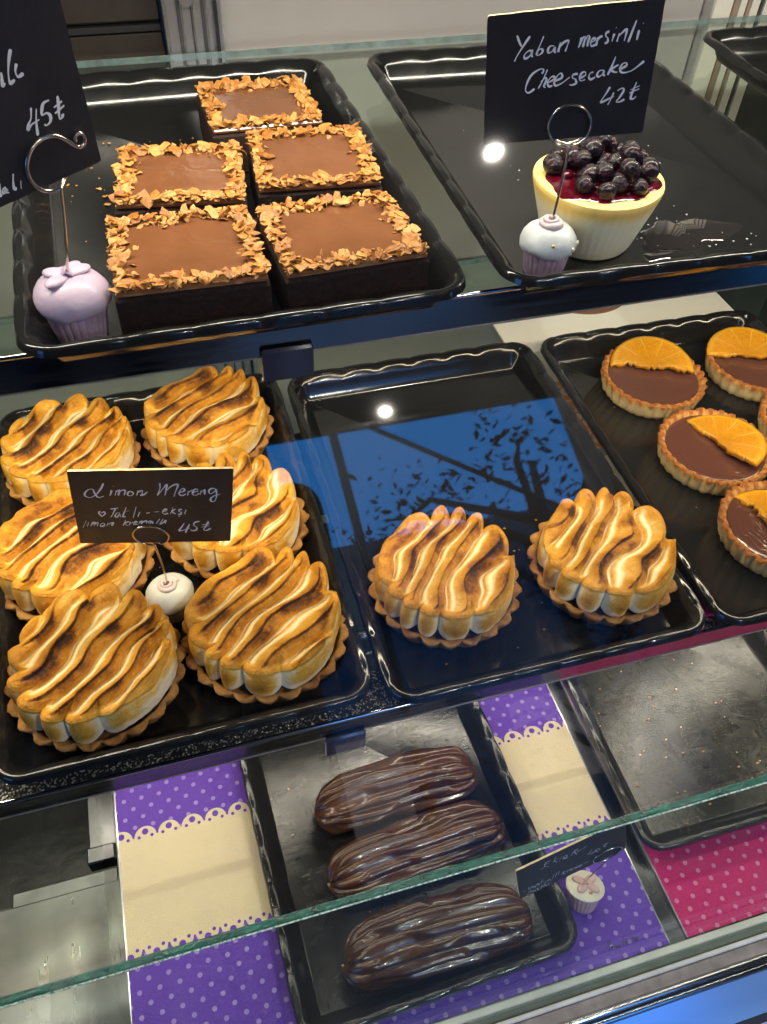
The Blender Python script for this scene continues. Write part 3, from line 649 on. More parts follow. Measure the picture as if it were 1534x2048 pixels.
# front rails along the foot of the panes
part('front_gasket', MB().box((XL, -0.1500, -0.3060), (XR, -0.1434, -0.2990), 0.001), M_RAILW, case)
part('front_gasket', MB().box((XL, -0.1580, -0.3090), (XR, -0.1502, -0.2985), 0.0015), M_RAILG, case, True)
part('front_gasket', MB().box((XL, -0.1622, -0.3090), (XR, -0.1582, -0.2960), 0.001), M_RAILW, case)
part('base_rail', MB().box((XL, -0.1735, -0.3120), (XR, -0.1624, -0.2975), 0.0012), M_RAILB, case)
part('chrome_bead', MB().tube([(XL, -0.1762, -0.2985), (XR, -0.1762, -0.2985)], 0.0027, 14), M_CHROME, case, True)
part('chrome_bead', MB().tube([(XL, -0.1822, -0.3010), (XR, -0.1822, -0.3010)], 0.0024, 14), M_CHROME, case, True)
def slope(y0, z0, y1, z1, mat, name):
    th = 0.004
    v = [(XL, y0, z0), (XR, y0, z0), (XR, y1, z1), (XL, y1, z1), (XL, y0, z0 - th), (XR, y0, z0 - th), (XR, y1, z1 - th), (XL, y1, z1 - th)]
    f = [(3, 2, 1, 0), (4, 5, 6, 7), (0, 1, 5, 4), (1, 2, 6, 5), (2, 3, 7, 6), (3, 0, 4, 7)]
    mb = MB(); mb.add(v, [tuple(reversed(q)) for q in f])
    return part(name, mb, mat, case)
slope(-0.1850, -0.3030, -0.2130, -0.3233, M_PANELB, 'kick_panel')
slope(-0.2132, -0.3245, -0.2190, -0.3290, M_BLACK, 'panel_seal')
slope(-0.2192, -0.3288, -0.3000, -0.3900, M_PANELL, 'kick_panel')

# front panes: short upright pane with a green cut edge, sloping pane above it
PANE_Y, PANE_Z = -0.1475, 0.1010
def pane_box(name, p0, p1, th, mat):
    # pane spanned along X between two (y, z) points
    (ya, za), (yb, zb) = p0, p1
    dy, dz = yb - ya, zb - za
    L = sqrt(dy * dy + dz * dz)
    ny, nz = -dz / L * th, dy / L * th
    v = []
    for x in (XL, XR):
        v += [(x, ya, za), (x, yb, zb), (x, yb + ny, zb + nz), (x, ya + ny, za + nz)]
    f = [(0, 1, 2, 3), (7, 6, 5, 4), (0, 4, 5, 1), (1, 5, 6, 2), (2, 6, 7, 3), (3, 7, 4, 0)]
    mb = MB(); mb.add(v, f)
    return part(name, mb, mat, case)
LPY, LPZ = -0.0830, -0.1045
lp = pane_box('lower_pane', (-0.1520, -0.2980), (LPY + 0.0004, LPZ - 0.0012), 0.0050, M_PANE_LOW)
part('pane_edge', MB().box((XL, LPY - 0.0042, LPZ - 0.0011), (XR, LPY + 0.0010, LPZ)), M_GEDGE, lp)
part('edge_chips', MB().box((XL, LPY - 0.0054, LPZ - 0.0020), (XR, LPY - 0.0044, LPZ - 0.0006)), M_CHIP, lp)
PE = radians(35)
Ls = 0.47
pane_box('sloping_pane', (PANE_Y + 0.004, PANE_Z + 0.004), (PANE_Y + 0.004 + Ls * sin(PE), PANE_Z + 0.004 + Ls * cos(PE)), 0.004, M_PANE)

# ------------------------------------------------------------------ printed boards
def board_material(name, c_main, c_dot, c_cream, x0, big_only=False):
    m, nt, b = new_mat(name)
    tc = nt.nodes.new('ShaderNodeTexCoord')
    sp = nt.nodes.new('ShaderNodeSeparateXYZ')
    v = tc.outputs['Object']
    # slight wobble so the print does not look ruled
    lnk(nt, v, sp.inputs[0])
    x, y = S(nt, sp.outputs[0]), S(nt, sp.outputs[1])

    def grid(px, py, ox, oy, r):
        a = (x - (ox - px / 2)).mod(px) - px / 2
        c = (y - (oy - py / 2)).mod(py) - py / 2
        return (a.sq() + c.sq()).sqrt().lt(r)
    dots = grid(0.0173, 0.0196, -0.2226 + x0, -0.0420, 0.00215).max(grid(0.0173, 0.0196, -0.2226 + 0.00865 + x0, -0.0420 - 0.0098, 0.00215))
    p = 0.02285
    xm = (x - (-0.2364 + x0 - p / 2)).mod(p) - p / 2

    def circ(cx, cy, r):
        return ((xm - cx).sq() + (y - cy).sq()).sqrt().lt(r)
    cream = y.gt(-0.0175).min(y.lt(0.0845))
    cream = cream.max(circ(0, -0.0165, 0.0106)).max(circ(0, 0.0838, 0.0106))
    holes = circ(0, -0.0220, 0.0031).max(circ(0.0062, -0.0172, 0.0016)).max(circ(-0.0062, -0.0172, 0.0016))
    holes = holes.max(circ(0, 0.0890, 0.0031)).max(circ(0.0062, 0.0842, 0.0016)).max(circ(-0.0062, 0.0842, 0.0016))
    one = S(nt, 1.0)
    n = nt.nodes.new('ShaderNodeMath'); n.operation = 'SUBTRACT'; n.inputs[0].default_value = 1.0
    lnk(nt, holes.v, n.inputs[1])
    cm = cream.min(S(nt, n.outputs[0]))
    base = mix(nt, dots.v, c_main, c_dot)
    # on the hole discs show the plain colour
    base = mix(nt, cream.v, base, c_main)
    col = mix(nt, cm.v, base, c_cream)
    w = noise(nt, coords(nt), 25, 3)
    col2 = mix(nt, S(nt, w).op('MULTIPLY', 0.25).v, col, tuple(c * 0.8 for c in c_main))
    lnk(nt, col2, b.inputs['Base Color'])
    setp(b, None, 0.15, spec=0.6)
    vv = coords(nt, (1, 2.2, 1))
    h = noise(nt, vv, 420, 1, 0.5, 1.2)
    bump(nt, h, 0.8, 0.0022, b)
    return m


M_PURPLE = board_material('purple_dotted_print', (0.150, 0.055, 0.48), (0.42, 0.28, 0.70), (0.86, 0.73, 0.42), 0)
M_PINK = board_material('pink_dotted_print', (0.66, 0.012, 0.16), (0.80, 0.26, 0.46), (0.80, 0.68, 0.40), 0.0086)
M_STEELEDGE = simple('clear_board_edge', (0.55, 0.55, 0.60), 0.2, 0.6)


def board(x0, x1, y0, y1, mat, label):
    t = thing('printed_board', label, 'board', (0, 0, 0))
    part('printed_sheet', MB().box((x0, y0, Z_LOW + 0.0003), (x1, y1, Z_LOW + 0.0028)), mat, t)
    part('acrylic_edge', MB().box((x0 - 0.0012, y0, Z_LOW + 0.0003), (x0 - 0.0001, y1, Z_LOW + 0.0031)), M_STEELEDGE, t)
    part('acrylic_edge', MB().box((x1 + 0.0001, y0, Z_LOW + 0.0003), (x1 + 0.0012, y1, Z_LOW + 0.0031)), M_STEELEDGE, t)
    return t


pb = board(-0.2390, 0.2360, -0.1418, 0.190, M_PURPLE, 'purple polka dot board with a cream lace band under the eclair tray')
board(0.2560, 0.7300, -0.1418, 0.190, M_PINK, 'pink polka dot board with a cream lace band under the empty lower tray')

# white board with printed edge under the orange tart tray
m, nt, b = new_mat('white_board_print')
tc = nt.nodes.new('ShaderNodeTexCoord'); sp = nt.nodes.new('ShaderNodeSeparateXYZ')
lnk(nt, tc.outputs['Object'], sp.inputs[0])
x, y = S(nt, sp.outputs[0]), S(nt, sp.outputs[1])
arc = ((x - 0.378).sq() + (y - 0.492).sq()).sqrt()
disc = arc.lt(0.062)
col = mix(nt, disc.v, (0.74, 0.72, 0.69), (0.20, 0.085, 0.05))
for (a, c, cc) in ((0.225, 0.328, (0.75, 0.26, 0.03)), (0.214, 0.2249, (0.30, 0.31, 0.30)), (0.055, 0.106, (0.115, 0.04, 0.42)), (0.046, 0.0549, (0.03, 0.03, 0.04)), (0.0, 0.0459, (0.68, 0.02, 0.17))):
    band = y.gt(a).min(y.lt(c)).min(x.lt(0.31))
    if cc[0] == 0.75:
        nz = S(nt, noise(nt, coords(nt), 140, 2, 0.5, 1.0)).gt(0.56)
        col = mix(nt, band.v, col, mix(nt, nz.v, cc, (0.80, 0.66, 0.48)))
    else:
        col = mix(nt, band.v, col, cc)
lnk(nt, col, b.inputs['Base Color'])
setp(b, None, 0.35)
wb = thing('white_board', 'white printed board with a brown disc lying under the orange tart tray', 'board')
part('printed_sheet', MB().box((0.2500, 0.024, Z_MID + 0.0003), (0.5345, 0.47, Z_MID + 0.0025)), m, wb)

# ------------------------------------------------------------------ trays
def tray_mesh(name, mat, W=0.26, D=0.378):
    pitch = 0.036
    nx = max(3, int(round((W - 0.05) / pitch)))
    ny = max(3, int(round((D - 0.05) / pitch)))
    R0 = 0.022
    SEG = 12
    # perimeter parameters: ('s', side, t in -1..1, scallop 0..1) and corners
    per = []
    for side in range(4):
        n = nx if side % 2 == 0 else ny
        for i in range(n * SEG + 1):
            t = i / (n * SEG)
            sc = abs(sin(pi * t * n)) ** 0.7
            per.append((side, t, sc))
        for k in range(1, 8):
            per.append((side + 10, k / 8, 0.35))

    def pt(p, ins, z, so, sz):
        side, t, sc = p
        hx, hy = W / 2, D / 2
        cxn, cyn = hx - R0, hy - R0
        ins = ins + so * (1 - sc)
        zz = z + sz * sc
        if side < 10:
            if side == 0: x, y = -cxn + 2 * cxn * t, -hy + ins
            elif side == 1: x, y = hx - ins, -cyn + 2 * cyn * t
            elif side == 2: x, y = cxn - 2 * cxn * t, hy - ins
            else: x, y = -hx + ins, cyn - 2 * cyn * t
        else:
            s = side - 10
            a0 = (-90, 0, 90, 180)[s]
            cx, cy = ((cxn, -cyn), (cxn, cyn), (-cxn, cyn), (-cxn, -cyn))[s]
            a = radians(a0 + 90 * t)
            # concave-looking shallow corner: keeps straight facets
            r = max(R0 - ins, 0.0)
            if ins > R0:
                d = ins - R0
                # inner loops: corner keeps a small radius
                q = 0.010
                x = cx + (-d * (1 if cx > 0 else -1)) * 1.0
                y = cy + (-d * (1 if cy > 0 else -1)) * 1.0
                x += 0; y += 0
                return (x, y, zz)
            x, y = cx + r * cos(a), cy + r * sin(a)
        return (x, y, zz)
    loops = [(-0.0009, -0.0045, 0.0006, 0.0), (-0.0004, -0.0022, 0.0009, 0.0004), (0.0, -0.0006, 0.0012, 0.0008), (0.0012, 0.0002, 0.0010, 0.0010),
             (0.0045, 0.0002, 0.0004, 0.0010), (0.0075, -0.0006, -0.0018, 0.0004), (0.0086, -0.0020, -0.0014, 0.0),
             (0.0108, -0.0042, 0, 0), (0.0125, -0.0080, 0, 0), (0.0165, -0.0150, 0, 0), (0.0195, -0.0198, 0, 0), (0.0210, -0.0212, 0, 0), (0.0217, -0.0215, 0, 0)]
    v, f = [], []
    n = len(per)
    for L in loops:
        for p in per:
            v.append(pt(p, *L))
    for i in range(len(loops) - 1):
        for j in range(n):
            f.append((i * n + j, i * n + (j + 1) % n, (i + 1) * n + (j + 1) % n, (i + 1) * n + j))
    f.append(tuple((len(loops) - 1) * n + j for j in range(n)))
    # underside: copy lowered by the wall thickness
    off = len(v)
    th = 0.0012
    for i, L in enumerate(loops):
        for p in per:
            x, y, z = pt(p, *L)
            s = 1 + (0.0009 / (W / 2)) * (1 if i > 4 else -1)
            v.append((x * s, y * s, z - (th if i > 1 else 0)))
    for i in range(len(loops) - 1):
        for j in range(n):
            f.append((off + (i + 1) * n + j, off + (i + 1) * n + (j + 1) % n, off + i * n + (j + 1) % n, off + i * n + j))
    f.append(tuple(off + (len(loops) - 1) * n + j for j in reversed(range(n))))
    for j in range(n):
        f.append((j, off + j, off + (j + 1) % n, (j + 1) % n))
    me = mesh_data(name, v, f, mat, True)
    try:
        me.set_sharp_from_angle(angle=radians(50))
    except Exception:
        pass
    return me


TM = tray_mesh('tray_mesh', M_TRAY)
TMU = tray_mesh('tray_mesh_upper', M_TRAY_UP)
TML = tray_mesh('tray_mesh_low', M_TRAY_LOW)
M_TRAY_ECL = tray_material('black_tray_plastic_scuffed', (0.012, 0.012, 0.013), 0.10, 0.24, 0.30, 0.5, 0.006)
TME = tray_mesh('tray_mesh_eclair', M_TRAY_ECL)


def put_tray(me, x, y, z, yaw, label):
    c, s = cos(yaw), sin(yaw)
    cx, cy = x + 0.13 * c - 0.189 * s, y + 0.13 * s + 0.189 * c
    o = obj('serving_tray', me, None, (cx, cy, z), (0, 0, yaw))
    tag(o, label, 'tray', 'scalloped black serving trays')
    return o


put_tray(TMU, -0.1821, 0.1179, RIM_UP, 0.0150, 'black scalloped tray holding five square chocolate cakes')
put_tray(TMU, 0.0999, 0.1222, RIM_UP, -0.0276, 'black scalloped tray holding one blueberry cheesecake')
put_tray(TMU, 0.4400, 0.1200, RIM_UP, -0.0200, 'empty black tray in the far upper right corner')
put_tray(TM, -0.2664, 0.0110, RIM_MID, 0.0023, 'black tray crowded with six toasted meringue tarts')
put_tray(TM, 0.0, 0.0, RIM_MID, 0.0, 'black tray with two meringue tarts at its front and empty behind')
put_tray(TM, 0.2655, -0.0018, RIM_MID, -0.0103, 'black tray holding the orange chocolate tarts')
put_tray(TME, -0.1049, -0.1333, RIM_LOW, 0.0285, 'scuffed black tray holding three chocolate eclairs')
put_tray(TML, 0.2475, -0.0700, RIM_LOW, -0.012, 'empty scratched grey black tray on the pink board')

# ------------------------------------------------------------------ pastry materials
def crust_mat(name, lo, hi, dark):
    m, nt, b = new_mat(name)
    v = coords(nt)
    f = noise(nt, v, 160, 6, 0.7)
    g = noise(nt, v, 45, 3)
    c = ramp(nt, f, [(0.3, lo), (0.62, hi)])
    c2 = mix(nt, ramp(nt, g, [(0.38, 0.0), (0.66, 0.9)]), c, dark)
    lnk(nt, c2, b.inputs['Base Color'])
    setp(b, None, 0.55, spec=0.35)
    h = (S(nt, noise(nt, v, 500, 5, 0.7)) + S(nt, noise(nt, v, 1500, 3)) * 0.5)
    bump(nt, h.v, 0.9, 0.0016, b)
    return m


M_CRUST = crust_mat('baked_shortcrust', (0.42, 0.19, 0.04), (0.66, 0.36, 0.11), (0.20, 0.070, 0.014))
def crust_attr_mat(name):
    """orange tart shell: pale fluted wall, browned crumbly rim (attribute 'bake')"""
    m, nt, b = new_mat(name)
    v = coords(nt)
    at = nt.nodes.new('ShaderNodeAttribute'); at.attribute_name = 'bake'
    f = noise(nt, v, 220, 5, 0.7)
    k = (S(nt, at.outputs['Fac']) + (S(nt, f) - 0.5) * 0.9)
    c = ramp(nt, k.v, [(0.15, (0.80, 0.62, 0.33)), (0.5, (0.74, 0.42, 0.13)), (0.85, (0.45, 0.17, 0.03)), (1.0, (0.30, 0.09, 0.015))])
    lnk(nt, c, b.inputs['Base Color'])
    setp(b, None, 0.5, spec=0.4)
    h = (S(nt, noise(nt, v, 450, 5, 0.7)) + S(nt, noise(nt, v, 1400, 3)) * 0.4)
    bump(nt, h.v, 0.9, 0.0018, b)
    return m
M_SHELL = crust_attr_mat('golden_tart_shell')

# toasted meringue: attribute 'toast' 0 white .. 1 dark brown
m, nt, b = new_mat('toasted_meringue')
v = coords(nt)
at = nt.nodes.new('ShaderNodeAttribute'); at.attribute_name = 'toast'
f = noise(nt, v, 130, 6, 0.65)
f2 = noise(nt, v, 420, 4, 0.8)
k = S(nt, at.outputs['Fac'])
k2 = k + (S(nt, f) - 0.5) * (k * 1.15 + 0.03) + (S(nt, f2) - 0.5) * (k * 0.9)
c = ramp(nt, k2.v, [(0.0, (0.90, 0.84, 0.70)), (0.13, (0.88, 0.72, 0.40)), (0.28, (0.74, 0.40, 0.055)), (0.48, (0.58, 0.25, 0.016)), (0.72, (0.29, 0.095, 0.008)), (0.95, (0.055, 0.018, 0.006))])
lnk(nt, c, b.inputs['Base Color'])
setp(b, None, 0.42, spec=0.4, sss=0.04, sss_radius=(0.004, 0.003, 0.002))
lnk(nt, ramp(nt, k.v, [(0.1, 0.5), (0.5, 0.38)]), b.inputs['Roughness'])
n1 = nt.nodes.new('ShaderNodeMath'); n1.operation = 'MULTIPLY'
lnk(nt, noise(nt, v, 420, 4, 0.7), n1.inputs[0]); lnk(nt, k.v, n1.inputs[1])
vw = coords(nt, (500, 1300, 700))
n2 = nt.nodes.new('ShaderNodeMath'); n2.operation = 'MULTIPLY'
lnk(nt, noise(nt, v, 260, 3, 0.6, 1.2), n2.inputs[0]); lnk(nt, k.v, n2.inputs[1])
hh = S(nt, n1.outputs[0]) + S(nt, n2.outputs[0]) * 1.2
bump(nt, hh.v, 1.0, 0.0022, b)
M_MER = m

M_CHOCGLOSS = None
m, nt, b = new_mat('chocolate_glaze')
v = coords(nt)
f = noise(nt, v, 60, 4)
lnk(nt, ramp(nt, f, [(0.35, (0.040, 0.014, 0.006)), (0.7, (0.080, 0.028, 0.011))]), b.inputs['Base Color'])
setp(b, None, 0.24, coat=0.35, spec=0.5)
b.inputs['Coat Roughness'].default_value = 0.08
bump(nt, noise(nt, v, 90, 5, 0.6, 0.5), 0.25, 0.002, b)
M_GLAZE = m

m, nt, b = new_mat('milk_chocolate_top')
v = coords(nt)
f = noise(nt, v, 30, 3)
lnk(nt, ramp(nt, f, [(0.35, (0.150, 0.058, 0.024)), (0.7, (0.185, 0.074, 0.032))]), b.inputs['Base Color'])
setp(b, None, 0.15, spec=0.6)
bump(nt, noise(nt, v, 55, 3, 0.5, 0.8), 0.45, 0.0022, b)
M_MILK = m

m, nt, b = new_mat('dark_ganache_fill')
v = coords(nt)
setp(b, (0.088, 0.034, 0.025), 0.13, spec=0.6)
wv = nt.nodes.new('ShaderNodeTexWave')
wv.wave_type = 'RINGS'; wv.rings_direction = 'Z'
wv.inputs['Scale'].default_value = 60
wv.inputs['Distortion'].default_value = 9
wv.inputs['Detail'].default_value = 2
lnk(nt, v, wv.inputs[0])
bump(nt, wv.outputs['Fac'], 0.14, 0.0010, b)
M_GANACHE = m

m, nt, b = new_mat('dark_sponge')
v = coords(nt)
f = noise(nt, v, 300, 6, 0.75)
lnk(nt, ramp(nt, f, [(0.35, (0.010, 0.005, 0.004)), (0.7, (0.042, 0.019, 0.012))]), b.inputs['Base Color'])
setp(b, None, 0.6, spec=0.3)
bump(nt, f, 1.0, 0.002, b)
M_SPONGE = m

m, nt, b = new_mat('caramel_flake')
v = coords(nt, 1.0)
oi = nt.nodes.new('ShaderNodeObjectInfo')
f = noise(nt, v, 350, 4, 0.7)
ff = S(nt, f) * 0.8 + (S(nt, oi.outputs['Random']) - 0.5) * 0.35
lnk(nt, ramp(nt, ff.v, [(0.12, (0.18, 0.055, 0.009)), (0.38, (0.42, 0.165, 0.030)), (0.68, (0.66, 0.34, 0.095))]), b.inputs['Base Color'])
setp(b, None, 0.38, spec=0.5)
bump(nt, noise(nt, v, 900, 4, 0.7), 0.7, 0.0007, b)
M_FLAKE = m

# ------------------------------------------------------------------ lemon meringue tarts
def grid_faces(nr, nt_, wrap=True):
    i = np.arange(nr - 1)[:, None]
    j = np.arange(nt_)[None, :]
    a = i * nt_ + j
    b_ = i * nt_ + (j + 1) % nt_
    return np.stack([a, a + nt_, b_ + nt_, b_], -1).reshape(-1, 4)


def smooth(e0, e1, x):
    t = np.clip((x - e0) / (e1 - e0), 0, 1)
    return t * t * (3 - 2 * t)


def meringue_mesh(seed, phi_deg, period=0.0180, R0=0.0505):
    rs = np.random.RandomState(seed)
    phi = radians(phi_deg)
    vx, vy = cos(phi), sin(phi)
    ux, uy = -sin(phi), cos(phi)
    o1, o2, o3 = rs.rand(3) * 6.28
    offs = rs.rand()
    NT, NR, NW = 300, 84, 44
    th = np.linspace(0, 2 * pi, NT, endpoint=False)

    def phase(x, y):
        u = x * ux + y * uy
        vv = x * vx + y * vy
        w = 0.0042 * np.sin(vv / 0.0165 + o1) + 0.0018 * np.sin(vv / 0.0080 + u / 0.009 + o2) + 0.0036 * np.sin(u / 0.012 + o3) + 0.0050 * (vnoise(x * 60 + 9, y * 60 + 3, seed) - 0.5)
        w += 0.010 * (vv / 0.05) ** 2 * (-0.35)
        return -(u + w) / period + offs
    # height profile over one fold
    tt = np.array([0.00, 0.08, 0.18, 0.26, 0.315, 0.35, 0.46, 0.60, 0.74, 0.83, 0.875, 0.93, 1.00])
    gg = np.array([0.36, 0.42, 0.72, 1.00, 1.02, 0.74, 0.70, 0.60, 0.38, 0.02, 0.04, 0.26, 0.36])
    # toast over one fold
    kt = np.array([0.00, 0.06, 0.13, 0.22, 0.29, 0.325, 0.36, 0.42, 0.52, 0.64, 0.72, 0.79, 0.84, 0.865, 0.90, 0.95, 1.00])
    kk = np.array([0.05, 0.20, 0.34, 0.44, 0.56, 1.00, 0.94, 0.66, 0.70, 0.62, 0.52, 0.38, 0.08, 0.02, 0.32, 0.22, 0.05])

    def prof(x, y):
        P = phase(x, y)
        t = P - np.floor(P)
        idx = np.floor(P)
        g = np.interp(t, tt, gg)
        k = np.interp(t, kt, kk)
        amp = 0.85 + 0.35 * vnoise(idx * 3.7 + 11, (x * vx + y * vy) * 38 + 7, seed + 5)
        kd = 0.58 + 0.52 * vnoise(idx * 2.3 + 5, (x * vx + y * vy) * 55 + 31, seed + 9) + 0.42 * smooth(0.45, 0.8, vnoise(x * 75 + 11, y * 75 + 5, seed + 14))
        return t, g * amp, k, kd

    # outline
    cx, cy = np.cos(th), np.sin(th)
    t_e, g_e, _, _ = prof(R0 * cx, R0 * cy)
    tl = (t_e - 0.855) % 1.0
    lobe = np.clip(np.sin(pi * tl), 0, 1) ** 0.55
    endf = np.abs(cx * vx + cy * vy)
    endf = smooth(0.25, 0.75, endf)
    lobe_e = lobe * endf + 0.75 * (1 - endf)
    R = R0 - 0.0045 + 0.0080 * lobe_e + 0.0012 * np.sin(3 * th + o3)
    s = np.linspace(0, 1, NR) ** 0.8
    s[0] = 0.002
    X = (s[:, None] * R[None, :]) * cx[None, :]
    Y = (s[:, None] * R[None, :]) * cy[None, :]
    t, g, k, kd = prof(X, Y)
    vv = X * vx + Y * vy
    rr = s[:, None] * np.ones_like(th)[None, :]
    back = smooth(0.0, 1.0, vv / 0.052)
    eend = smooth(0.78, 0.95, rr) * endf[None, :]
    g = g * (1 - eend) + (0.10 + 0.80 * lobe[None, :]) * eend
    Z = 0.0370 + 0.0040 * (1 - rr ** 2) + (0.0096 + 0.0050 * back * rr) * g + 0.0008 * vnoise(X * 180, Y * 180, seed + 2)
    Z -= 0.0010 * smooth(0.965, 1.0, rr)
    # lean the crests a little so that the folds overlap
    lean = 0.0046 * g * smooth(1.0, 0.80, rr)
    X2 = X - ux * lean * 0.0 + ux * (-lean)
    Y2 = Y - uy * lean
    T = k * np.where(k > 0.3, kd, 1.0)
    edge = smooth(0.93, 0.995, rr)
    er = smooth(0.82, 0.95, rr)
    T = T * (1 - er) + np.clip(0.26 + 0.26 * g + 0.22 * (kd - 1), 0.05, 0.8) * er
    # wall
    q = np.linspace(0, 1, NW + 1)[1:]
    zt = Z[-1]
    zb = 0.0180 - 0.0060 * lobe_e + 0.0012 * (1 - lobe_e)
    Rw = R[None, :] * np.ones_like(q)[:, None]
    prof_out = np.sin(pi * np.clip(q, 0, 1) ** 0.85)
    under = smooth(0.82, 1.0, q)
    Rw = Rw + (0.0002 + 0.0020 * lobe_e[None, :]) * prof_out[:, None] - (0.0060 * lobe_e[None, :] + 0.001) * under[:, None] ** 2
    Zw = zt[None, :] + (zb - zt)[None, :] * (q[:, None] ** 0.95)
    Xw, Yw = Rw * cx[None, :], Rw * cy[None, :]
    wn_ = 0.0005 * (vnoise(th[None, :] * 20 + 3, Zw * 300, seed + 3) - 0.5)
    Xw += wn_ * cx; Yw += wn_ * cy
    core = (lobe_e[None, :] ** 2.2) * (1 - smooth(0.45, 0.92, q))[:, None]
    kd_e = 0.55 + 0.7 * vnoise(th * 3.1 + 2, th * 0 + 4, seed + 12)
    Tw = core * (0.26 + 0.26 * kd_e[None, :] * np.sin(pi * q)[:, None]) + 0.10 * vnoise(th[None, :] * 9, q[:, None] * 5, seed + 8) * (1 - q)[:, None]
    edge0 = smooth(0.08, 0.0, q)[:, None]
    Tw = Tw * (1 - edge0) + T[-1][None, :] * edge0
    # one untoasted pale patch low on a side
    a0 = radians(phi_deg - 75)
    d = np.abs((th - a0 + pi) % (2 * pi) - pi)
    pale = (smooth(0.55, 0.2, d)[None, :] * smooth(0.15, 0.4, q)[:, None])
    Tw = Tw * (1 - 0.75 * pale * (seed % 2))
    verts = np.concatenate([np.stack([X2, Y2, Z], -1).reshape(-1, 3), np.stack([Xw, Yw, Zw], -1).reshape(-1, 3)])
    toast = np.concatenate([T.reshape(-1), Tw.reshape(-1)])
    n_r = NR + NW
    F = grid_faces(n_r, NT)
    faces = F.tolist()
    faces.append(list(range(NT - 1, -1, -1))[::-1])
    me = mesh_data('meringue_mesh', verts, faces, M_MER, True)
    a = me.attributes.new('toast', 'FLOAT', 'POINT')
    a.data.foreach_set('value', np.clip(toast, 0, 1).astype(np.float32))
    return me


def crust_mesh(seed, Rt=0.0590, Rb=0.0505, H=0.0190, n=26, amp=0.0021, inner=0.006, mat=None, rough=0.0006):
    rs = np.random.RandomState(seed)
    NT = n * 12
    th = np.linspace(0, 2 * pi, NT, endpoint=False)
    c = np.cos(n * th) if mat is not M_CRUST else 2 * np.abs(np.cos(n * th / 2)) ** 0.9 - 1.1
    jag = 0.0010 * (vnoise(th * 14, th * 0 + 2, seed) - 0.5) * 2
    prof = [(0.0, Rb - 0.003, 0.0, 0.2, 0), (0.0, Rb, 0.0012, 0.6, 0.0), (0.25, None, None, 1.0, 0.0), (0.55, None, None, 1.0, 0.15), (0.85, None, None, 1.1, 0.45), (1.0, None, None, 1.15, 0.8),
            ('lip', -0.0010, 0.0010, 0.9, 1.0), ('lip', -inner * 0.45, 0.0008, 0.5, 0.85), ('lip', -inner * 0.8, -0.0004, 0.25, 0.7), ('lip', -inner, -0.0040, 0.15, 0.5), ('lip', -inner - 0.001, -0.0075, 0, 0.3), ('in', 0.5, 0.009, 0, 0.3)]
    V, B = [], []
    for p in prof:
        if p[0] == 'lip':
            r = Rt + p[1] + amp * p[3] * c
            z = np.full(NT, H + p[2]) + jag * 0.9
        elif p[0] == 'in':
            r = np.full(NT, Rt * p[1]); z = np.full(NT, p[2])
        elif p[1] is not None:
            r = p[1] + amp * p[3] * 0.6 * c; z = np.full(NT, p[2])
        else:
            r = Rb + (Rt - Rb) * p[0] + amp * p[3] * c
            z = np.full(NT, 0.0012 + (H - 0.0012) * p[0]) + (jag if p[0] > 0.8 else 0)
        nz = (vnoise(th * 40 + 7, z * 700 + 3, seed + 1) - 0.5) * rough * 2
        r = r + nz
        z = z + (nz if p[0] in ('lip',) else 0)
        V.append(np.stack([r * np.cos(th), r * np.sin(th), z], -1))
        B.append(np.clip(p[4] + 0.25 * (c > 0.3) * (p[4] > 0.4) + 0 * th, 0, 1.2))
    V = np.concatenate(V); B = np.concatenate(B)
    F = grid_faces(len(prof), NT)[:, ::-1].tolist()
    F.append(list(range(NT - 1, -1, -1)))
    F.append([(len(prof) - 1) * NT + j for j in range(NT)])
    me = mesh_data('crust_mesh', V, F, mat, True)
    a = me.attributes.new('bake', 'FLOAT', 'POINT')
    a.data.foreach_set('value', B.astype(np.float32))
    return me


CRUSTS = [crust_mesh(s, n=22, amp=0.0022, mat=M_CRUST) for s in (1, 2)]
MERS = [meringue_mesh(3, 40), meringue_mesh(8, 42, 0.0186), meringue_mesh(13, 40, 0.0176), meringue_mesh(21, 46, 0.0190)]


def meringue_tart(x, y, zf, rot, var, label, scale=1.0):
    t = thing('meringue_tart', label, 'tart', (x, y, zf), radians(rot), 'toasted meringue tarts')
    t.scale = (scale, scale, scale)
    obj('crust', CRUSTS[var % 2], t, (0, 0, 0), (0, 0, var * 0.31))
    obj('meringue', MERS[var % 4], t)
    return t


ZM = RIM_MID - 0.0213
for (x, y, rot, var, label, sc) in (
        (-0.2055, 0.3110, 2, 0, 'toasted meringue tart in the back left corner of its tray, half behind the lemon card', 1.0),
        (-0.0820, 0.3240, -6, 1, 'toasted meringue tart at the back right of the crowded tray beside the shelf clip', 1.0),
        (-0.2060, 0.1900, -4, 2, 'toasted meringue tart in the middle left, its top hidden by the lemon card', 1.02),
        (-0.0770, 0.1990, 5, 3, 'toasted meringue tart in the middle right of the crowded tray, behind the white cupcake holder', 1.0),
        (-0.1955, 0.0840, 0, 0, 'front left toasted meringue tart with three round lobes facing the shelf edge', 1.03),
        (-0.0725, 0.0880, -3, 1, 'front right toasted meringue tart with a pale untoasted side beside the empty strip of glass', 1.03),
        (0.0720, 0.0960, 8, 2, 'lone toasted meringue tart on the left of the nearly empty middle tray', 1.0),
        (0.2040, 0.0830, 4, 3, 'darkest ridged meringue tart on the right of the nearly empty middle tray', 1.0)):
    meringue_tart(x, y, ZM, rot, var, label, sc)

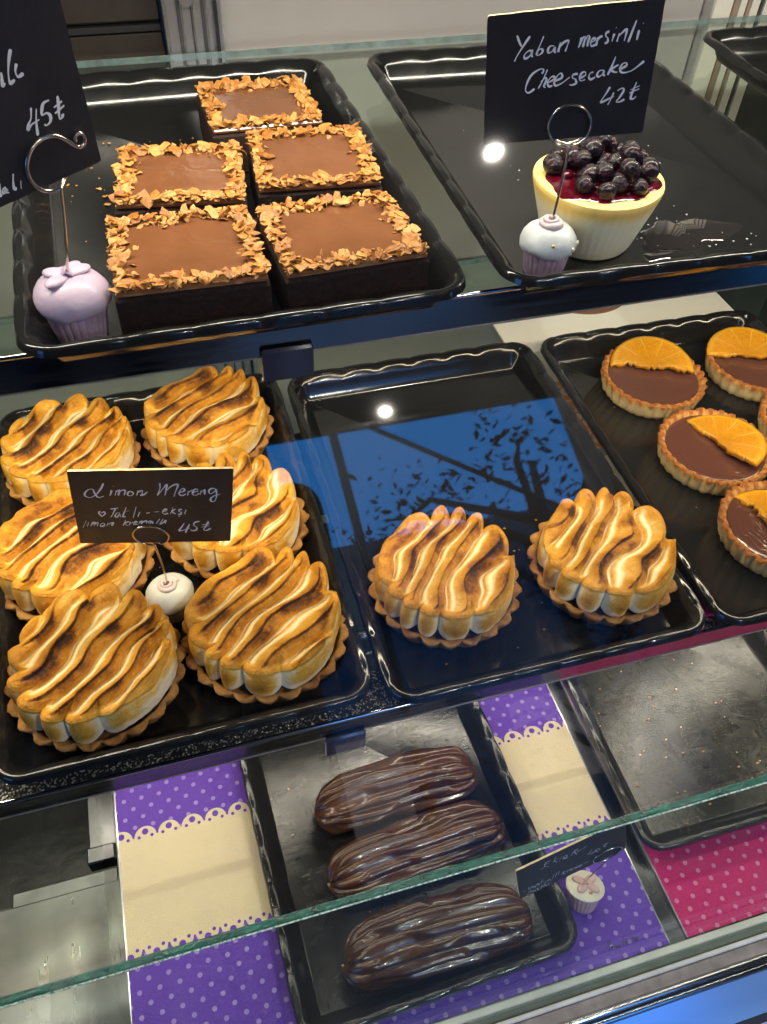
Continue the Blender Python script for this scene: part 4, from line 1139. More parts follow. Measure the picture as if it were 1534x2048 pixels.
# ------------------------------------------------------------------ orange chocolate tarts
m, nt, b = new_mat('candied_orange')
v = coords(nt)
sp = nt.nodes.new('ShaderNodeSeparateXYZ'); lnk(nt, v, sp.inputs[0])
x, y = S(nt, sp.outputs[0]), S(nt, sp.outputs[1])
r = (x.sq() + y.sq()).sqrt()
ang = y.op('ARCTAN2', x)
vc = nt.nodes.new('ShaderNodeCombineXYZ')
lnk(nt, (ang * 60.0).v, vc.inputs[0]); lnk(nt, (r * 260.0).v, vc.inputs[1])
pulp = noise(nt, vc.outputs[0], 1.0, 4, 0.6, 0.4)
c = ramp(nt, pulp, [(0.32, (0.56, 0.19, 0.001)), (0.52, (0.80, 0.33, 0.002)), (0.70, (0.90, 0.48, 0.01))])
rind = r.gt(0.0385)
pith = r.gt(0.0355).min(r.lt(0.0392))
seg = ang.op('MULTIPLY', 1.0)
sg = (ang.mod(0.62) - 0.31).op('ABSOLUTE').gt(0.292)
c = mix(nt, (sg * 0.6).v, c, (0.92, 0.55, 0.10))
c = mix(nt, (pith * 0.35).v, c, (0.93, 0.56, 0.02))
c = mix(nt, rind.v, c, (0.90, 0.40, 0.003))
lnk(nt, c, b.inputs['Base Color'])
setp(b, None, 0.16, coat=0.7, sss=0.12, sss_radius=(0.006, 0.003, 0.001))
hh = S(nt, pulp) + S(nt, noise(nt, v, 900, 2)) * 0.4
bump(nt, hh.v, 0.9, 0.0024, b)
M_ORANGE = m


def orange_slice_mesh(seed, ragged=0.0015):
    NA, NRr = 60, 14
    V = []
    R = 0.0415
    for layer, zz in ((1, 0.0048), (0, 0.0)):
        for i in range(NRr + 1):
            s = i / NRr
            for j in range(NA + 1):
                a = pi * j / NA
                rr = R * s
                x = rr * cos(a); y = rr * sin(a)
                # ragged cut edge
                jx = ragged * ((float(vnoise(x * 330, layer * 0 + 2, seed)) - 0.5) * 1.6 + (float(vnoise(x * 90, 7, seed)) - 0.5) * 2.2)
                yy = y + jx * max(0, 1 - y / 0.006)
                bulge = 0.0012 * sin(pi * min(1, s)) if layer else 0
                z = zz + bulge + (0.0006 * (float(vnoise(x * 300, y * 300, seed + 4)) - 0.5) if layer else 0)
                if layer and i == NRr: z -= 0.0012
                V.append((x, yy, z + 0.010 * (yy / R) ** 2 * 0.25))
    n = NA + 1
    F = []
    off = (NRr + 1) * n
    for i in range(NRr):
        for j in range(NA):
            F.append((i * n + j, (i + 1) * n + j, (i + 1) * n + j + 1, i * n + j + 1))
            F.append((off + i * n + j + 1, off + (i + 1) * n + j + 1, off + (i + 1) * n + j, off + i * n + j))
    for j in range(NA):
        F.append((NRr * n + j, off + NRr * n + j, off + NRr * n + j + 1, NRr * n + j + 1))
    for i in range(NRr):
        F.append((i * n, off + i * n, off + (i + 1) * n, (i + 1) * n))
        F.append(((i + 1) * n + NA, off + (i + 1) * n + NA, off + i * n + NA, i * n + NA))
    return mesh_data('orange_slice_mesh', V, F, M_ORANGE, True)


SHELLS = [crust_mesh(s, 0.0520, 0.0475, 0.0200, 30, 0.0013, 0.0065, M_SHELL, 0.0009) for s in (31, 32)]
SLICES = [orange_slice_mesh(s, 0.002 + 0.0015 * (s % 2)) for s in (5, 6)]
mb = MB()
mb.lathe([(0.0005, 0.0166), (0.015, 0.0166), (0.030, 0.0167), (0.0405, 0.0169), (0.0450, 0.0174), (0.0458, 0.0165)], 64)
GAN = mb.data('ganache_mesh', M_GANACHE, True)


def orange_tart(x, y, srot, dx, dy, var, label):
    t = thing('orange_tart', label, 'tart', (x, y, ZM), 0, 'orange chocolate tartlets')
    obj('tart_shell', SHELLS[var % 2], t, None, (0, 0, var * 0.7))
    obj('chocolate_filling', GAN, t, None, (0, 0, var * 1.3))
    o = obj('orange_slice', SLICES[var % 2], t, (dx, dy, 0.0190), (radians(7) * cos(radians(srot)), radians(7) * sin(radians(srot)), radians(srot)))
    return t


orange_tart(0.3655, 0.2925, -24, 0.003, 0.0110, 0, 'chocolate tart with a smooth orange half slice, leftmost in the back row')
orange_tart(0.4860, 0.2890, -17, -0.010, 0.0060, 1, 'chocolate tart with a ragged orange half slice at the right end of the back row')
orange_tart(0.3705, 0.1830, -74, 0.003, 0.0000, 1, 'chocolate tart with swirled filling and glazed orange slice in the middle row')
orange_tart(0.3730, 0.0800, -77, -0.008, 0.0020, 0, 'foremost chocolate tart with a pale sheen and orange slice at its right')
orange_tart(0.4860, 0.1900, -60, 0.010, 0.0060, 0, 'chocolate tart cut off by the right edge in the middle row')

# ------------------------------------------------------------------ square chocolate cakes with flakes
def flake_mesh(seed, size):
    r = random.Random(seed)
    n = r.randint(6, 9)
    v = []
    for i in range(n):
        a = 2 * pi * i / n + r.uniform(-0.25, 0.25)
        rr = size * r.uniform(0.55, 1.15)
        x, y = rr * cos(a), rr * 0.8 * sin(a)
        v.append((x, y, 0.22 * size * sin(x / size * 2.2 + seed) + r.uniform(-1, 1) * size * 0.10))
    c1 = (r.uniform(-.2, .2) * size, r.uniform(-.2, .2) * size, size * 0.16)
    th = 0.00045
    top = v + [c1]
    bot = [(x, y, z - th) for x, y, z in top]
    f = []
    for i in range(n):
        f.append((i, (i + 1) % n, n))
        f.append((n + 1 + (i + 1) % n, n + 1 + i, 2 * n + 1))
        f.append((i, n + 1 + i, n + 1 + (i + 1) % n, (i + 1) % n))
    return mesh_data('flake_mesh', top + bot, f, M_FLAKE, False)


FL = [flake_mesh(100 + i, 0.0040 + 0.0004 * (i % 5)) for i in range(16)]
CW = 0.0850
CH = 0.0335


def cake(x, y, rotz, seed, label, wx=1.0, wy=1.0):
    r = random.Random(seed)
    t = thing('chocolate_cake', label, 'cake', (x, y, RIM_UP - 0.0212), radians(rotz), 'square chocolate cakes with caramel flakes')
    hx, hy = CW / 2 * wx, CW / 2 * wy
    part('sponge', MB().box((-hx, -hy, 0), (hx, hy, CH - 0.004), 0.0015), M_SPONGE, t, True)
    part('chocolate_top', MB().box((-hx + 0.001, -hy + 0.001, CH - 0.0038), (hx - 0.001, hy - 0.001, CH), 0.0012), M_MILK, t, True)
    # larger flakes: pieces of their own
    cnt = 76
    per = 4.0
    small = MB()
    def spot():
        s = r.random() * 4
        side = int(s); u = (s - side) * 2 - 1
        d = abs(r.gauss(0, 0.45)) * 0.011
        d = min(d, 0.014)
        ins = 0.0015 + d
        if side == 0: return u * (hx - 0.002), -hy + ins, d
        if side == 1: return hx - ins, u * (hy - 0.002), d
        if side == 2: return u * (hx - 0.002), hy - ins, d
        return -hx + ins, u * (hy - 0.002), d
    for i in range(cnt):
        s = (i + r.uniform(-.4, .4)) / cnt * 4
        side = int(s) % 4; u = (s - int(s)) * 2 - 1
        ins = 0.0045 + r.uniform(-0.0025, 0.0055)
        px, py = ((u * (hx - .003), -hy + ins), (hx - ins, u * (hy - .003)), (-u * (hx - .003), hy - ins), (-hx + ins, -u * (hy - .003)))[side]
        o = obj('flake', FL[r.randrange(16)], t, (px, py, CH + 0.0014 + r.uniform(0, 0.0022)),
                (r.gauss(0, 0.30), r.gauss(0, 0.30), r.uniform(0, 6.28)))
        k = r.uniform(0.8, 1.3)
        o.scale = (k, k * r.uniform(0.7, 1.1), k)
    # small crumbs of flake between them
    for i in range(520):
        px, py, d = spot()
        me = FL[r.randrange(16)]
        k = r.uniform(0.25, 0.75)
        m4 = Matrix.Translation((px, py, CH + r.uniform(0.0003, 0.0030) * (1 - d / 0.02))) @ Matrix.Rotation(r.uniform(0, 6.28), 4, 'Z') @ Matrix.Rotation(r.gauss(0, .45), 4, 'X') @ Matrix.Rotation(r.gauss(0, .45), 4, 'Y') @ Matrix.Scale(k, 4)
        small.add([tuple(m4 @ vv.co) for vv in me.vertices], [tuple(p.vertices) for p in me.polygons])
    part('flake_crumbs', small, M_FLAKE, t, False, kind='stuff')
    return t


cake(-0.0045, 0.3790, 1, 1, 'farthest square chocolate cake with caramel flake border, alone at the back', 0.98, 0.94)
cake(0.0155, 0.2845, -4.5, 2, 'square chocolate cake in the middle row on the right, beside the tray rim', 0.98, 1.0)
cake(-0.0750, 0.2775, -7, 3, 'square chocolate cake in the middle row on the left with wrinkled shiny top', 0.98, 0.92)
cake(-0.0835, 0.1840, -1, 4, 'square chocolate cake next to the lilac cupcake holder at the front left', 1.02, 0.96)
cake(0.0100, 0.1830, 3, 5, 'square chocolate cake at the front right corner of its tray', 1.04, 0.92)
# loose flake crumbs on the tray
mb = MB()
r = random.Random(4)
for i in range(60):
    px, py = r.uniform(-0.150, -0.05), r.uniform(0.30, 0.42)
    if r.random() < 0.3:
        px, py = r.uniform(-0.155, -0.125), r.uniform(0.2, 0.35)
    me = FL[r.randrange(16)]
    k = r.uniform(0.08, 0.30) if i > 4 else 0.55
    m4 = Matrix.Translation((px, py, RIM_UP - 0.0206)) @ Matrix.Rotation(r.uniform(0, 6.28), 4, 'Z') @ Matrix.Scale(k, 4)
    mb.add([tuple(m4 @ vv.co) for vv in me.vertices], [tuple(p.vertices) for p in me.polygons])
o = obj('crumbs', mb.data('crumbs', M_FLAKE)); tag(o, 'loose caramel crumbs scattered on the tray behind the chocolate cakes', 'crumbs', kind='stuff')

# ------------------------------------------------------------------ blueberry cheesecake
m, nt, b = new_mat('cheesecake_body')
v = coords(nt)
sp = nt.nodes.new('ShaderNodeSeparateXYZ'); lnk(nt, v, sp.inputs[0])
f = noise(nt, v, 90, 5, 0.6)
k = S(nt, sp.outputs[2]) + (S(nt, f) - 0.5) * 0.008
c = ramp(nt, (k / 0.045).v, [(0.30, (0.74, 0.70, 0.54)), (0.66, (0.82, 0.75, 0.48)), (0.84, (0.84, 0.56, 0.12)), (1.0, (0.90, 0.72, 0.27))])
lnk(nt, c, b.inputs['Base Color'])
setp(b, None, 0.42, spec=0.4, sss=0.2, sss_radius=(0.006, 0.004, 0.002))
bump(nt, noise(nt, v, 350, 5, 0.7), 0.5, 0.0008, b)
M_CHEESE = m
m, nt, b = new_mat('berry_sauce')
setp(b, (0.07, 0.001, 0.008), 0.06, coat=0.8, sss=0.2, sss_radius=(0.003, 0.0005, 0.0005))
v = coords(nt)
bump(nt, noise(nt, v, 160, 3), 0.4, 0.002, b)
M_SAUCE = m
m, nt, b = new_mat('blueberry_skin')
v = coords(nt)
f = noise(nt, v, 1.6, 3)
lnk(nt, ramp(nt, f, [(0.35, (0.004, 0.0015, 0.004)), (0.60, (0.014, 0.002, 0.006)), (0.8, (0.08, 0.004, 0.012))]), b.inputs['Base Color'])
setp(b, None, 0.10, coat=0.3, spec=0.3)
bump(nt, noise(nt, v, 2.5, 4, 0.6, 0.5), 0.35, 0.12, b)
M_BERRY = m

ch = thing('cheesecake', 'small round cheesecake topped with glossy blueberries and dark red sauce', 'cheesecake', (0.1890, 0.1960, RIM_UP - 0.0212))
ch.scale = (1.06, 1.06, 1.0)
def chr_(i, a, r, z):
    fl = 0.00012 * sin(a * 46) * (1 if 1 < i < 8 else 0)
    return r + fl + 0.0006 * sin(3 * a + 1), z
part('cake_body', MB().lathe([(0.020, 0.0), (0.0285, 0.0004), (0.0295, 0.0020), (0.0325, 0.012), (0.0355, 0.022), (0.0385, 0.032), (0.0402, 0.0385), (0.0408, 0.0410), (0.0404, 0.0428), (0.0390, 0.0436), (0.0375, 0.0432), (0.030, 0.0428), (0.015, 0.0426), (0.001, 0.0426)], 240, chr_), M_CHEESE, ch, True)
def sr(i, a, r, z):
    k = 1 + 0.10 * sin(2 * a + 0.6) + 0.05 * sin(5 * a + 2) + 0.04 * sin(9 * a)
    # runs to the rim at the right, and down it
    d = abs((a - radians(-38) + pi) % (2 * pi) - pi)
    ext = exp(-(d / 0.42) ** 2)
    rr = r * (k + 0.20 * ext)
    if rr > 0.0396:
        z = z - (rr - 0.0396) * 0.6
    return min(rr, 0.0408), z
part('berry_sauce', MB().lathe([(0.0335, 0.0424), (0.0338, 0.0434), (0.0325, 0.0440), (0.028, 0.0443), (0.015, 0.0444), (0.0005, 0.0444)], 96, sr), M_SAUCE, ch, True)
# berry with a small crown
def berry_mesh(seed):
    mb = MB()
    rs = random.Random(seed)
    seg, rings = 22, 14
    v, f = [], []
    for i in range(rings + 1):
        th = pi * i / rings
        for k in range(seg):
            ph = 2 * pi * k / seg
            r = 1.0
            if th < 0.50:
                r = 1.0 - 0.30 * (1 - th / 0.50) ** 1.0
                if 0.26 < th < 0.5: r += 0.07 * (1 + cos(5 * ph)) * 0.5
            wob = 1 + 0.03 * sin(2 * ph + seed) * sin(th)
            v.append((r * wob * sin(th) * cos(ph), r * wob * sin(th) * sin(ph), r * cos(th) * 0.90))
    for i in range(rings):
        for k in range(seg):
            f.append((i * seg + k, (i + 1) * seg + k, (i + 1) * seg + (k + 1) % seg, i * seg + (k + 1) % seg))
    mb.add(v, f)
    return mb.data('berry_mesh', M_BERRY, True)
BER = [berry_mesh(s) for s in (1, 2, 3)]
r = random.Random(12)
spots = []
for (x, y, z, s) in ((-0.025, 0.009, 0, 1.1), (-0.012, -0.009, 0, 1.2), (0.001, -0.019, 0, 1.05), (0.012, -0.012, 0, 0.95), (0.024, -0.010, 0, 1.15), (0.027, 0.004, 0, 1.0), (0.020, 0.016, 0, 1.0), (0.008, 0.025, 0, 1.05),
                     (-0.006, 0.024, 0, 1.1), (-0.012, 0.012, 0.001, 1.25), (0.002, 0.003, 0, 1.1), (0.014, 0.003, 0.000, 1.1), (-0.018, 0.021, 0, 0.9),
                     (0.004, -0.006, 0.009, 1.0), (0.015, -0.003, 0.010, 1.15), (-0.003, 0.009, 0.009, 1.1), (0.011, 0.013, 0.009, 1.0), (-0.003, 0.019, 0.009, 0.95), (-0.018, -0.016, 0, 1.0), (-0.008, -0.024, 0, 0.95), (0.012, -0.024, 0, 0.9), (-0.006, -0.014, 0.008, 1.0), (0.008, -0.016, 0.008, 1.1), (0.004, 0.010, 0.016, 0.95), (-0.012, 0.002, 0.008, 0.95), (0.021, 0.008, 0.008, 0.9)):
    rad = 0.0060 * (1 + (s - 1) * 1.5) * r.uniform(0.88, 1.12)
    x *= 1.10; y = y * 1.12 + 0.001
    o = obj('blueberry', BER[r.randrange(3)], ch, (x, y, 0.0440 + rad * 0.75 + z * 0.85), (r.uniform(-1.3, 1.3), r.uniform(-1.3, 1.3), r.uniform(0, 6)))
    o.scale = (rad, rad * r.uniform(0.9, 1.05), rad)
    spots.append((x, y, z, rad))
# sauce puddled between berries
mb = MB()
for i in range(26):
    a, b_ = r.choice(spots), r.choice(spots)
    k = 0.5
    px, py = (a[0] + b_[0]) / 2, (a[1] + b_[1]) / 2
    mb.ball((px, py, 0.0450 + 0.4 * (a[2] + b_[2]) / 2), 0.0042, 12, 8, (1.2, 1.0, 0.7))
part('sauce_drops', mb, M_SAUCE, ch, True, kind='stuff')

# wet sauce film and droplets on the tray beside it
m, nt, b = new_mat('clear_syrup')
setp(b, (0.02, 0.018, 0.018), 0.03, coat=1.0)
M_SYRUP = m
m2 = simple('syrup_droplet', (0.55, 0.55, 0.55), 0.05, coat=1.0)
mb = MB()
r = random.Random(3)
for i in range(95):
    px, py = r.gauss(0.262, 0.022), r.gauss(0.182, 0.016)
    if i > 75: px, py = r.uniform(0.16, 0.34), r.uniform(0.15, 0.42)
    rad = r.uniform(0.00025, 0.0007)
    mb.ball((px, py, RIM_UP - 0.0213), rad, 8, 5, (1.3, 1, 0.7))
o = obj('syrup_droplets', mb.data('syrup_droplets', m2, True)); tag(o, 'tiny syrup droplets splashed on the tray right of the cheesecake', 'droplets', kind='stuff')
mb = MB()
def puddle(cx, cy, rx, ry, sd):
    n = 56
    pts = []
    for i in range(n):
        a = 2 * pi * i / n
        k = 1 + 0.22 * sin(2 * a + sd) + 0.13 * sin(3 * a + sd * 2) + 0.08 * sin(7 * a + sd)
        pts.append((cx + rx * k * cos(a), cy + ry * k * sin(a)))
    z = RIM_UP - 0.0214
    v = [(x, y, z) for x, y in pts] + [(cx + (x - cx) * 0.93, cy + (y - cy) * 0.93, z + 0.0005) for x, y in pts]
    f = [(i, (i + 1) % n, n + (i + 1) % n, n + i) for i in range(n)] + [tuple(range(n, 2 * n))]
    mb.add(v, f)
puddle(0.262, 0.185, 0.034, 0.022, 1.0)
puddle(0.236, 0.160, 0.016, 0.010, 2.4)
o = obj('syrup_puddle', mb.data('syrup_puddle', M_SYRUP, True)); tag(o, 'thin dark syrup puddle on the tray right of the cheesecake', 'syrup', kind='stuff')

# ------------------------------------------------------------------ eclairs
def eclair_mesh(seed, L=0.166, r0=0.0265):
    NL, NA = 200, 150
    rs = np.random.RandomState(seed)
    u = np.linspace(-1, 1, NL)
    a = np.linspace(0, 2 * pi, NA, endpoint=False)
    U, A = np.meshgrid(u, a, indexing='ij')
    env = (1 - np.abs(U) ** 7.0).clip(0) ** 0.5
    env = env * (1 - 0.05 * np.sin(U * 2.3 + seed))
    o = rs.rand(6) * 6.28
    # ridges run lengthwise and drift, merging towards the ends
    w = 0.14 * np.sin(U * 2.1 + o[0]) + 0.10 * snoise(U, A, seed, 3.0, (1, 2)) + 0.035 * snoise(U, A, seed + 2, 9, (1, 4))
    n = 13
    ph = A * n / 1.0 * 0.5 * 2 + w * 3.2
    rid = np.abs(np.sin(ph / 2)) ** 0.75
    rid2 = np.abs(np.sin(ph / 2 + 0.9 + 0.5 * snoise(U, A, seed + 7, 4, (1, 3)))) ** 1.5
    mask = smooth(-0.9, 0.1, snoise(U, A, seed + 3, 5.0, (1, 5)))
    endw = smooth(0.55, 0.95, np.abs(U))
    disp = 0.0058 * rid * (0.40 + 0.60 * mask) + 0.0009 * rid2 * (0.6) + 0.0018 * 0.35 * snoise(U, A, seed + 4, 12, (3, 9), 8) * (0.30 + endw * 1.8)
    disp += 0.0006 * snoise(U, A, seed + 6, 5, (1, 4))
    # glaze crust edge seams
    R = (r0 - 0.003) * env + disp * env ** 0.6
    X = U * L / 2 * (1 - 0.02 * np.cos(A)) + 0.0012 * snoise(U, A, seed + 8, 3, (2, 5)) * endw
    Y = R * np.cos(A) * 1.04
    Z = R * np.sin(A) * 0.90
    Z = np.where(Z < -0.70 * r0, -0.70 * r0 + (Z + 0.70 * r0) * 0.15, Z) + 0.72 * r0
    Y = Y + 0.006 * (1 - U ** 2) * 0.6
    verts = np.stack([X, Y, Z], -1).reshape(-1, 3)
    F = grid_faces(NL, NA)[:, ::-1].tolist()
    F.append(list(range(NA)))
    F.append([(NL - 1) * NA + j for j in range(NA - 1, -1, -1)])
    me = mesh_data('eclair_mesh', verts, F, M_GLAZE, True)
    return me


for (x, y, rz, sd, L, r0, label) in ((0.0330, 0.0560, 0.5, 4, 0.166, 0.0248, 'glossy chocolate eclair at the back of the lower tray, highest in the photo'),
                                     (0.0350, -0.0080, 3.0, 9, 0.174, 0.0254, 'middle of the three chocolate eclairs, just behind the green glass edge'),
                                     (0.0300, -0.0840, -1.0, 17, 0.172, 0.0268, 'frontmost chocolate eclair seen through the front glass')):
    o = obj('chocolate_eclair', eclair_mesh(sd, L, r0), None, (x, y, RIM_LOW - 0.0212), (0, 0, radians(rz)))
    tag(o, label, 'eclair', 'chocolate eclairs')
mb = MB()
r = random.Random(8)
for i in range(45):
    px, py = r.uniform(0.262, 0.42), r.uniform(-0.05, 0.15)
    s = r.uniform(0.0004, 0.0013)
    mb.ball((px, py, RIM_LOW - 0.0212), s, 6, 4, (1.5, 1, 0.5))
for i in range(20):
    px, py = r.uniform(-0.09, 0.13), r.uniform(-0.1, 0.1)
    mb.ball((px, py, RIM_LOW - 0.0212), r.uniform(0.0004, 0.001), 6, 4, (1.5, 1, 0.5))
for i in range(60):
    k = r.random()
    if k < 0.5: px, py = r.uniform(0.03, 0.24), r.uniform(0.03, 0.16)
    elif k < 0.8: px, py = r.uniform(-0.24, -0.03), r.uniform(0.035, 0.35)
    else: px, py = r.uniform(0.30, 0.5), r.uniform(0.03, 0.34)
    mb.ball((px, py, RIM_MID - 0.0212), r.uniform(0.0003, 0.0010), 6, 4, (1.5, 1, 0.6))
o = obj('crumbs', mb.data('crumbs', simple('pastry_crumb', (0.30, 0.16, 0.07), 0.6))); tag(o, 'sparse pastry crumbs lying on the middle and lower black trays', 'crumbs', kind='stuff')

# ------------------------------------------------------------------ cupcake card holders
def clay(name, color, rough=0.45, vary=0.08):
    m, nt, b = new_mat(name)
    v = coords(nt)
    lnk(nt, ramp(nt, noise(nt, v, 90, 5, 0.65), [(0.3, tuple(c * (1 - vary) for c in color)), (0.7, tuple(min(1, c * (1 + vary)) for c in color))]), b.inputs['Base Color'])
    setp(b, None, rough, coat=0.15)
    bump(nt, noise(nt, v, 260, 4, 0.6), 0.3, 0.0006, b)
    return m
C_LILAC = clay('lilac_clay', (0.44, 0.34, 0.44)); C_LILACD = clay('dull_lilac_clay', (0.36, 0.26, 0.38), 0.5, 0.25)
C_WHITE = clay('white_clay', (0.50, 0.52, 0.52)); C_PEARL = simple('gold_pearl', (0.75, 0.55, 0.25), 0.22, 0.7)
C_ROSE = clay('dusty_rose_clay', (0.58, 0.46, 0.47)); C_CREAM = clay('cream_clay', (0.66, 0.60, 0.50)); C_PINK = clay('faded_pink_clay', (0.55, 0.36, 0.36), 0.5, 0.15)
C_STONE = clay('pale_stone_clay', (0.70, 0.66, 0.50))
m, nt, b = new_mat('steel_wire')
setp(b, (0.62, 0.55, 0.45), 0.18, 1.0)
M_WIRE = m

CARD_BLACK, nt, b = new_mat('black_card')
setp(b, (0.017, 0.015, 0.016), 0.42, spec=0.45)
v = coords(nt)
lnk(nt, ramp(nt, noise(nt, v, 35, 5, 0.7), [(0.35, (0.013, 0.011, 0.012)), (0.75, (0.026, 0.023, 0.024))]), b.inputs['Base Color'])
bump(nt, noise(nt, v, 700, 3), 0.3, 0.0003, b)
CARD_EDGE = simple('raw_card_edge', (0.62, 0.48, 0.27), 0.7, vary=0.3, nscale=300, bumpd=0.0008, bscale=900)
INK = simple('white_marker', (0.72, 0.72, 0.76), 0.5)
INK_D = simple('black_print', (0.02, 0.015, 0.03), 0.5)


def holder(x, y, z, rotz, m_wrap, m_ice, kind, label, H=0.038, s=1.0):
    t = thing('card_holder', label, 'card holder', (x, y, z), rotz, 'cupcake shaped price card holders')
    t.scale = (s, s, s)
    n = 24
    def fl(i, a, r, zz):
        k = abs(sin(a * n / 2)) ** 0.6
        return r + 0.0007 * (k - 0.5) * (1 if 0 < i < 6 else 0), zz
    part('paper_cup', MB().lathe([(0.0120, 0.0), (0.0132, 0.0006), (0.0142, 0.006), (0.0152, 0.012), (0.0162, 0.018), (0.0168, 0.0212), (0.0160, 0.0218)], n * 6, fl), m_wrap, t, True)
    def ic(i, a, r, zz):
        rr = r * (1 + 0.012 * sin(3 * a) + 0.008 * sin(7 * a + 1))
        return rr, zz + (0.0007 * sin(4 * a + 0.5) + 0.0004 * sin(11 * a) if i < 4 else 0)
    if kind == 'bowflat':
        def lipf(i, a, r, zz):
            return r * (1 + 0.018 * abs(sin(a * 11))), zz
        part('icing', MB().lathe([(0.0160, 0.0216), (0.0182, 0.0222), (0.0186, 0.0236), (0.0176, 0.0246), (0.0168, 0.0240), (0.0130, 0.0262), (0.007, 0.0272), (0.0004, 0.0274)], 132, lipf), m_ice, t, True)
    else:
        part('icing', MB().lathe([(0.0150, 0.0205), (0.0182, 0.0200), (0.0196, 0.0222), (0.0198, 0.0250), (0.0188, 0.0285), (0.0162, 0.0322), (0.0122, 0.0350), (0.0070, 0.0366), (0.0004, 0.0370)], 80, ic), m_ice, t, True)
    top = 0.0274 if kind == 'bowflat' else 0.0366
    if kind == 'rose':
        # rosette: a spiralling ribbon
        pts, rad = [], []
        for i in range(64):
            q = i / 63
            a = q * 2 * pi * 2.6
            r = 0.0072 * (1 - q) ** 0.8 + 0.0006
            pts.append((r * cos(a), r * sin(a), top - 0.0010 + 0.0052 * q))
            rad.append(0.0024 * (1 - 0.55 * q) * (1 + 0.18 * sin(a * 1.7)))
        mb = MB().tube(pts, rad, 9)
        part('rosette', mb, C_ROSE, t, True)
        for (px, py, pz, r) in ((-0.0125, -0.0130, 0.0285, 0.0013), (0.0045, -0.0165, 0.0290, 0.0012), (-0.006, -0.0175, 0.0255, 0.0010), (0.0120, -0.0110, 0.0300, 0.0010), (0.013, 0.004, 0.0318, 0.0011), (-0.0160, 0.0005, 0.0300, 0.0011), (0.0, -0.0190, 0.0225, 0.0010)):
            rr = sqrt(px * px + py * py); k = 1.0
            part('pearl', MB().ball((px, py, pz), r, 12, 8), C_PEARL, t, True)
    elif kind == 'rosestone':
        pts, rad = [], []
        for i in range(64):
            q = i / 63
            a = q * 2 * pi * 2.4 + 1
            r = 0.0066 * (1 - q) ** 0.8 + 0.0006
            pts.append((r * cos(a), r * sin(a), top - 0.0002 + 0.0058 * q))
            rad.append(0.0026 * (1 - 0.55 * q) * (1 + 0.18 * sin(a * 1.7)))
        part('rosette', MB().lathe([(0.0075, top - 0.003), (0.0082, top + 0.001), (0.0070, top + 0.0015), (0.001, top + 0.0015)], 30).tube(pts, rad, 9), C_ROSE, t, True)
        for (px, py, pz, r) in ((-0.0100, -0.0150, 0.0300, 0.0013), (0.0040, -0.0160, 0.0302, 0.0012)):
            part('pearl', MB().ball((px, py, pz), r, 12, 8), C_PEARL, t, True)
        r_ = random.Random(5)
        mb = MB()
        for i in range(26):
            a = radians(r_.uniform(-78, 20)); zz = r_.uniform(0.0215, 0.0300)
            rr = 0.0193 - max(0, zz - 0.026) * 0.9
            mb.ball((rr * cos(a), rr * sin(a), zz), r_.uniform(0.0008, 0.0018), 8, 6, (1, 1, 0.8))
        for i in range(14):
            a = radians(r_.uniform(100, 260)); zz = r_.uniform(0.0290, 0.0330)
            rr = 0.0170 - max(0, zz - 0.0285) * 0.9
            mb.ball((rr * cos(a), rr * sin(a), zz), r_.uniform(0.0007, 0.0014), 8, 6, (1, 1, 0.8))
        part('clay_pebbles', mb, C_STONE, t, True, kind='stuff')
    else:
        # bow of four loops and a knot
        loops = ((-0.0058, 0.0030, 0.6), (0.0060, 0.0034, -0.5), (-0.0055, -0.0050, -0.7), (0.0030, 0.0060, 0.9)) if kind == 'bow' else ((-0.0058, 0.0042, -0.5), (0.0062, 0.0040, 0.5), (-0.0052, -0.0052, 0.6), (0.0056, -0.0060, -0.7))
        m_b = C_LILACD if kind == 'bow' else C_PINK
        for (bx, by, ra) in loops:
            rot = Matrix.Rotation(math.atan2(by, bx), 3, 'Z')
            mb = MB().ball((bx * 0.95, by * 0.95, top + 0.0002), 0.0062, 18, 10, (1.15, 0.72, 0.34), rot)
            # pleat grooves
            part('bow_loop', mb, C_LILAC if kind == 'bow' else m_b, t, True)
        mb = MB()
        for i in range(5):
            mb.tube([(-0.0032, -0.0018 + 0.0011 * i, top + 0.0005), (0, -0.0022 + 0.0011 * i, top + 0.0032), (0.0032, -0.0018 + 0.0011 * i, top + 0.0006)], 0.0009, 8)
        part('bow_knot', mb, m_b, t, True)
        if kind == 'bowflat':
            part('clay_chip', MB().ball((0.0012, -0.0110, 0.0268), 0.0016, 8, 6, (1.4, 1.0, 0.6)), simple('orange_clay_chip', (0.45, 0.22, 0.06), 0.5), t, True)
    return t


def catmull(pts, n=6):
    P = [Vector(p) for p in pts]
    if len(P) < 3:
        return P
    out = []
    for i in range(len(P) - 1):
        p0 = P[max(i - 1, 0)]; p1 = P[i]; p2 = P[i + 1]; p3 = P[min(i + 2, len(P) - 1)]
        for k in range(n):
            t = k / n
            out.append(0.5 * ((2 * p1) + (p2 - p0) * t + (2 * p0 - 5 * p1 + 4 * p2 - p3) * t * t + (3 * p1 - p0 - 3 * p2 + p3) * t ** 3))
    out.append(P[-1])
    return out


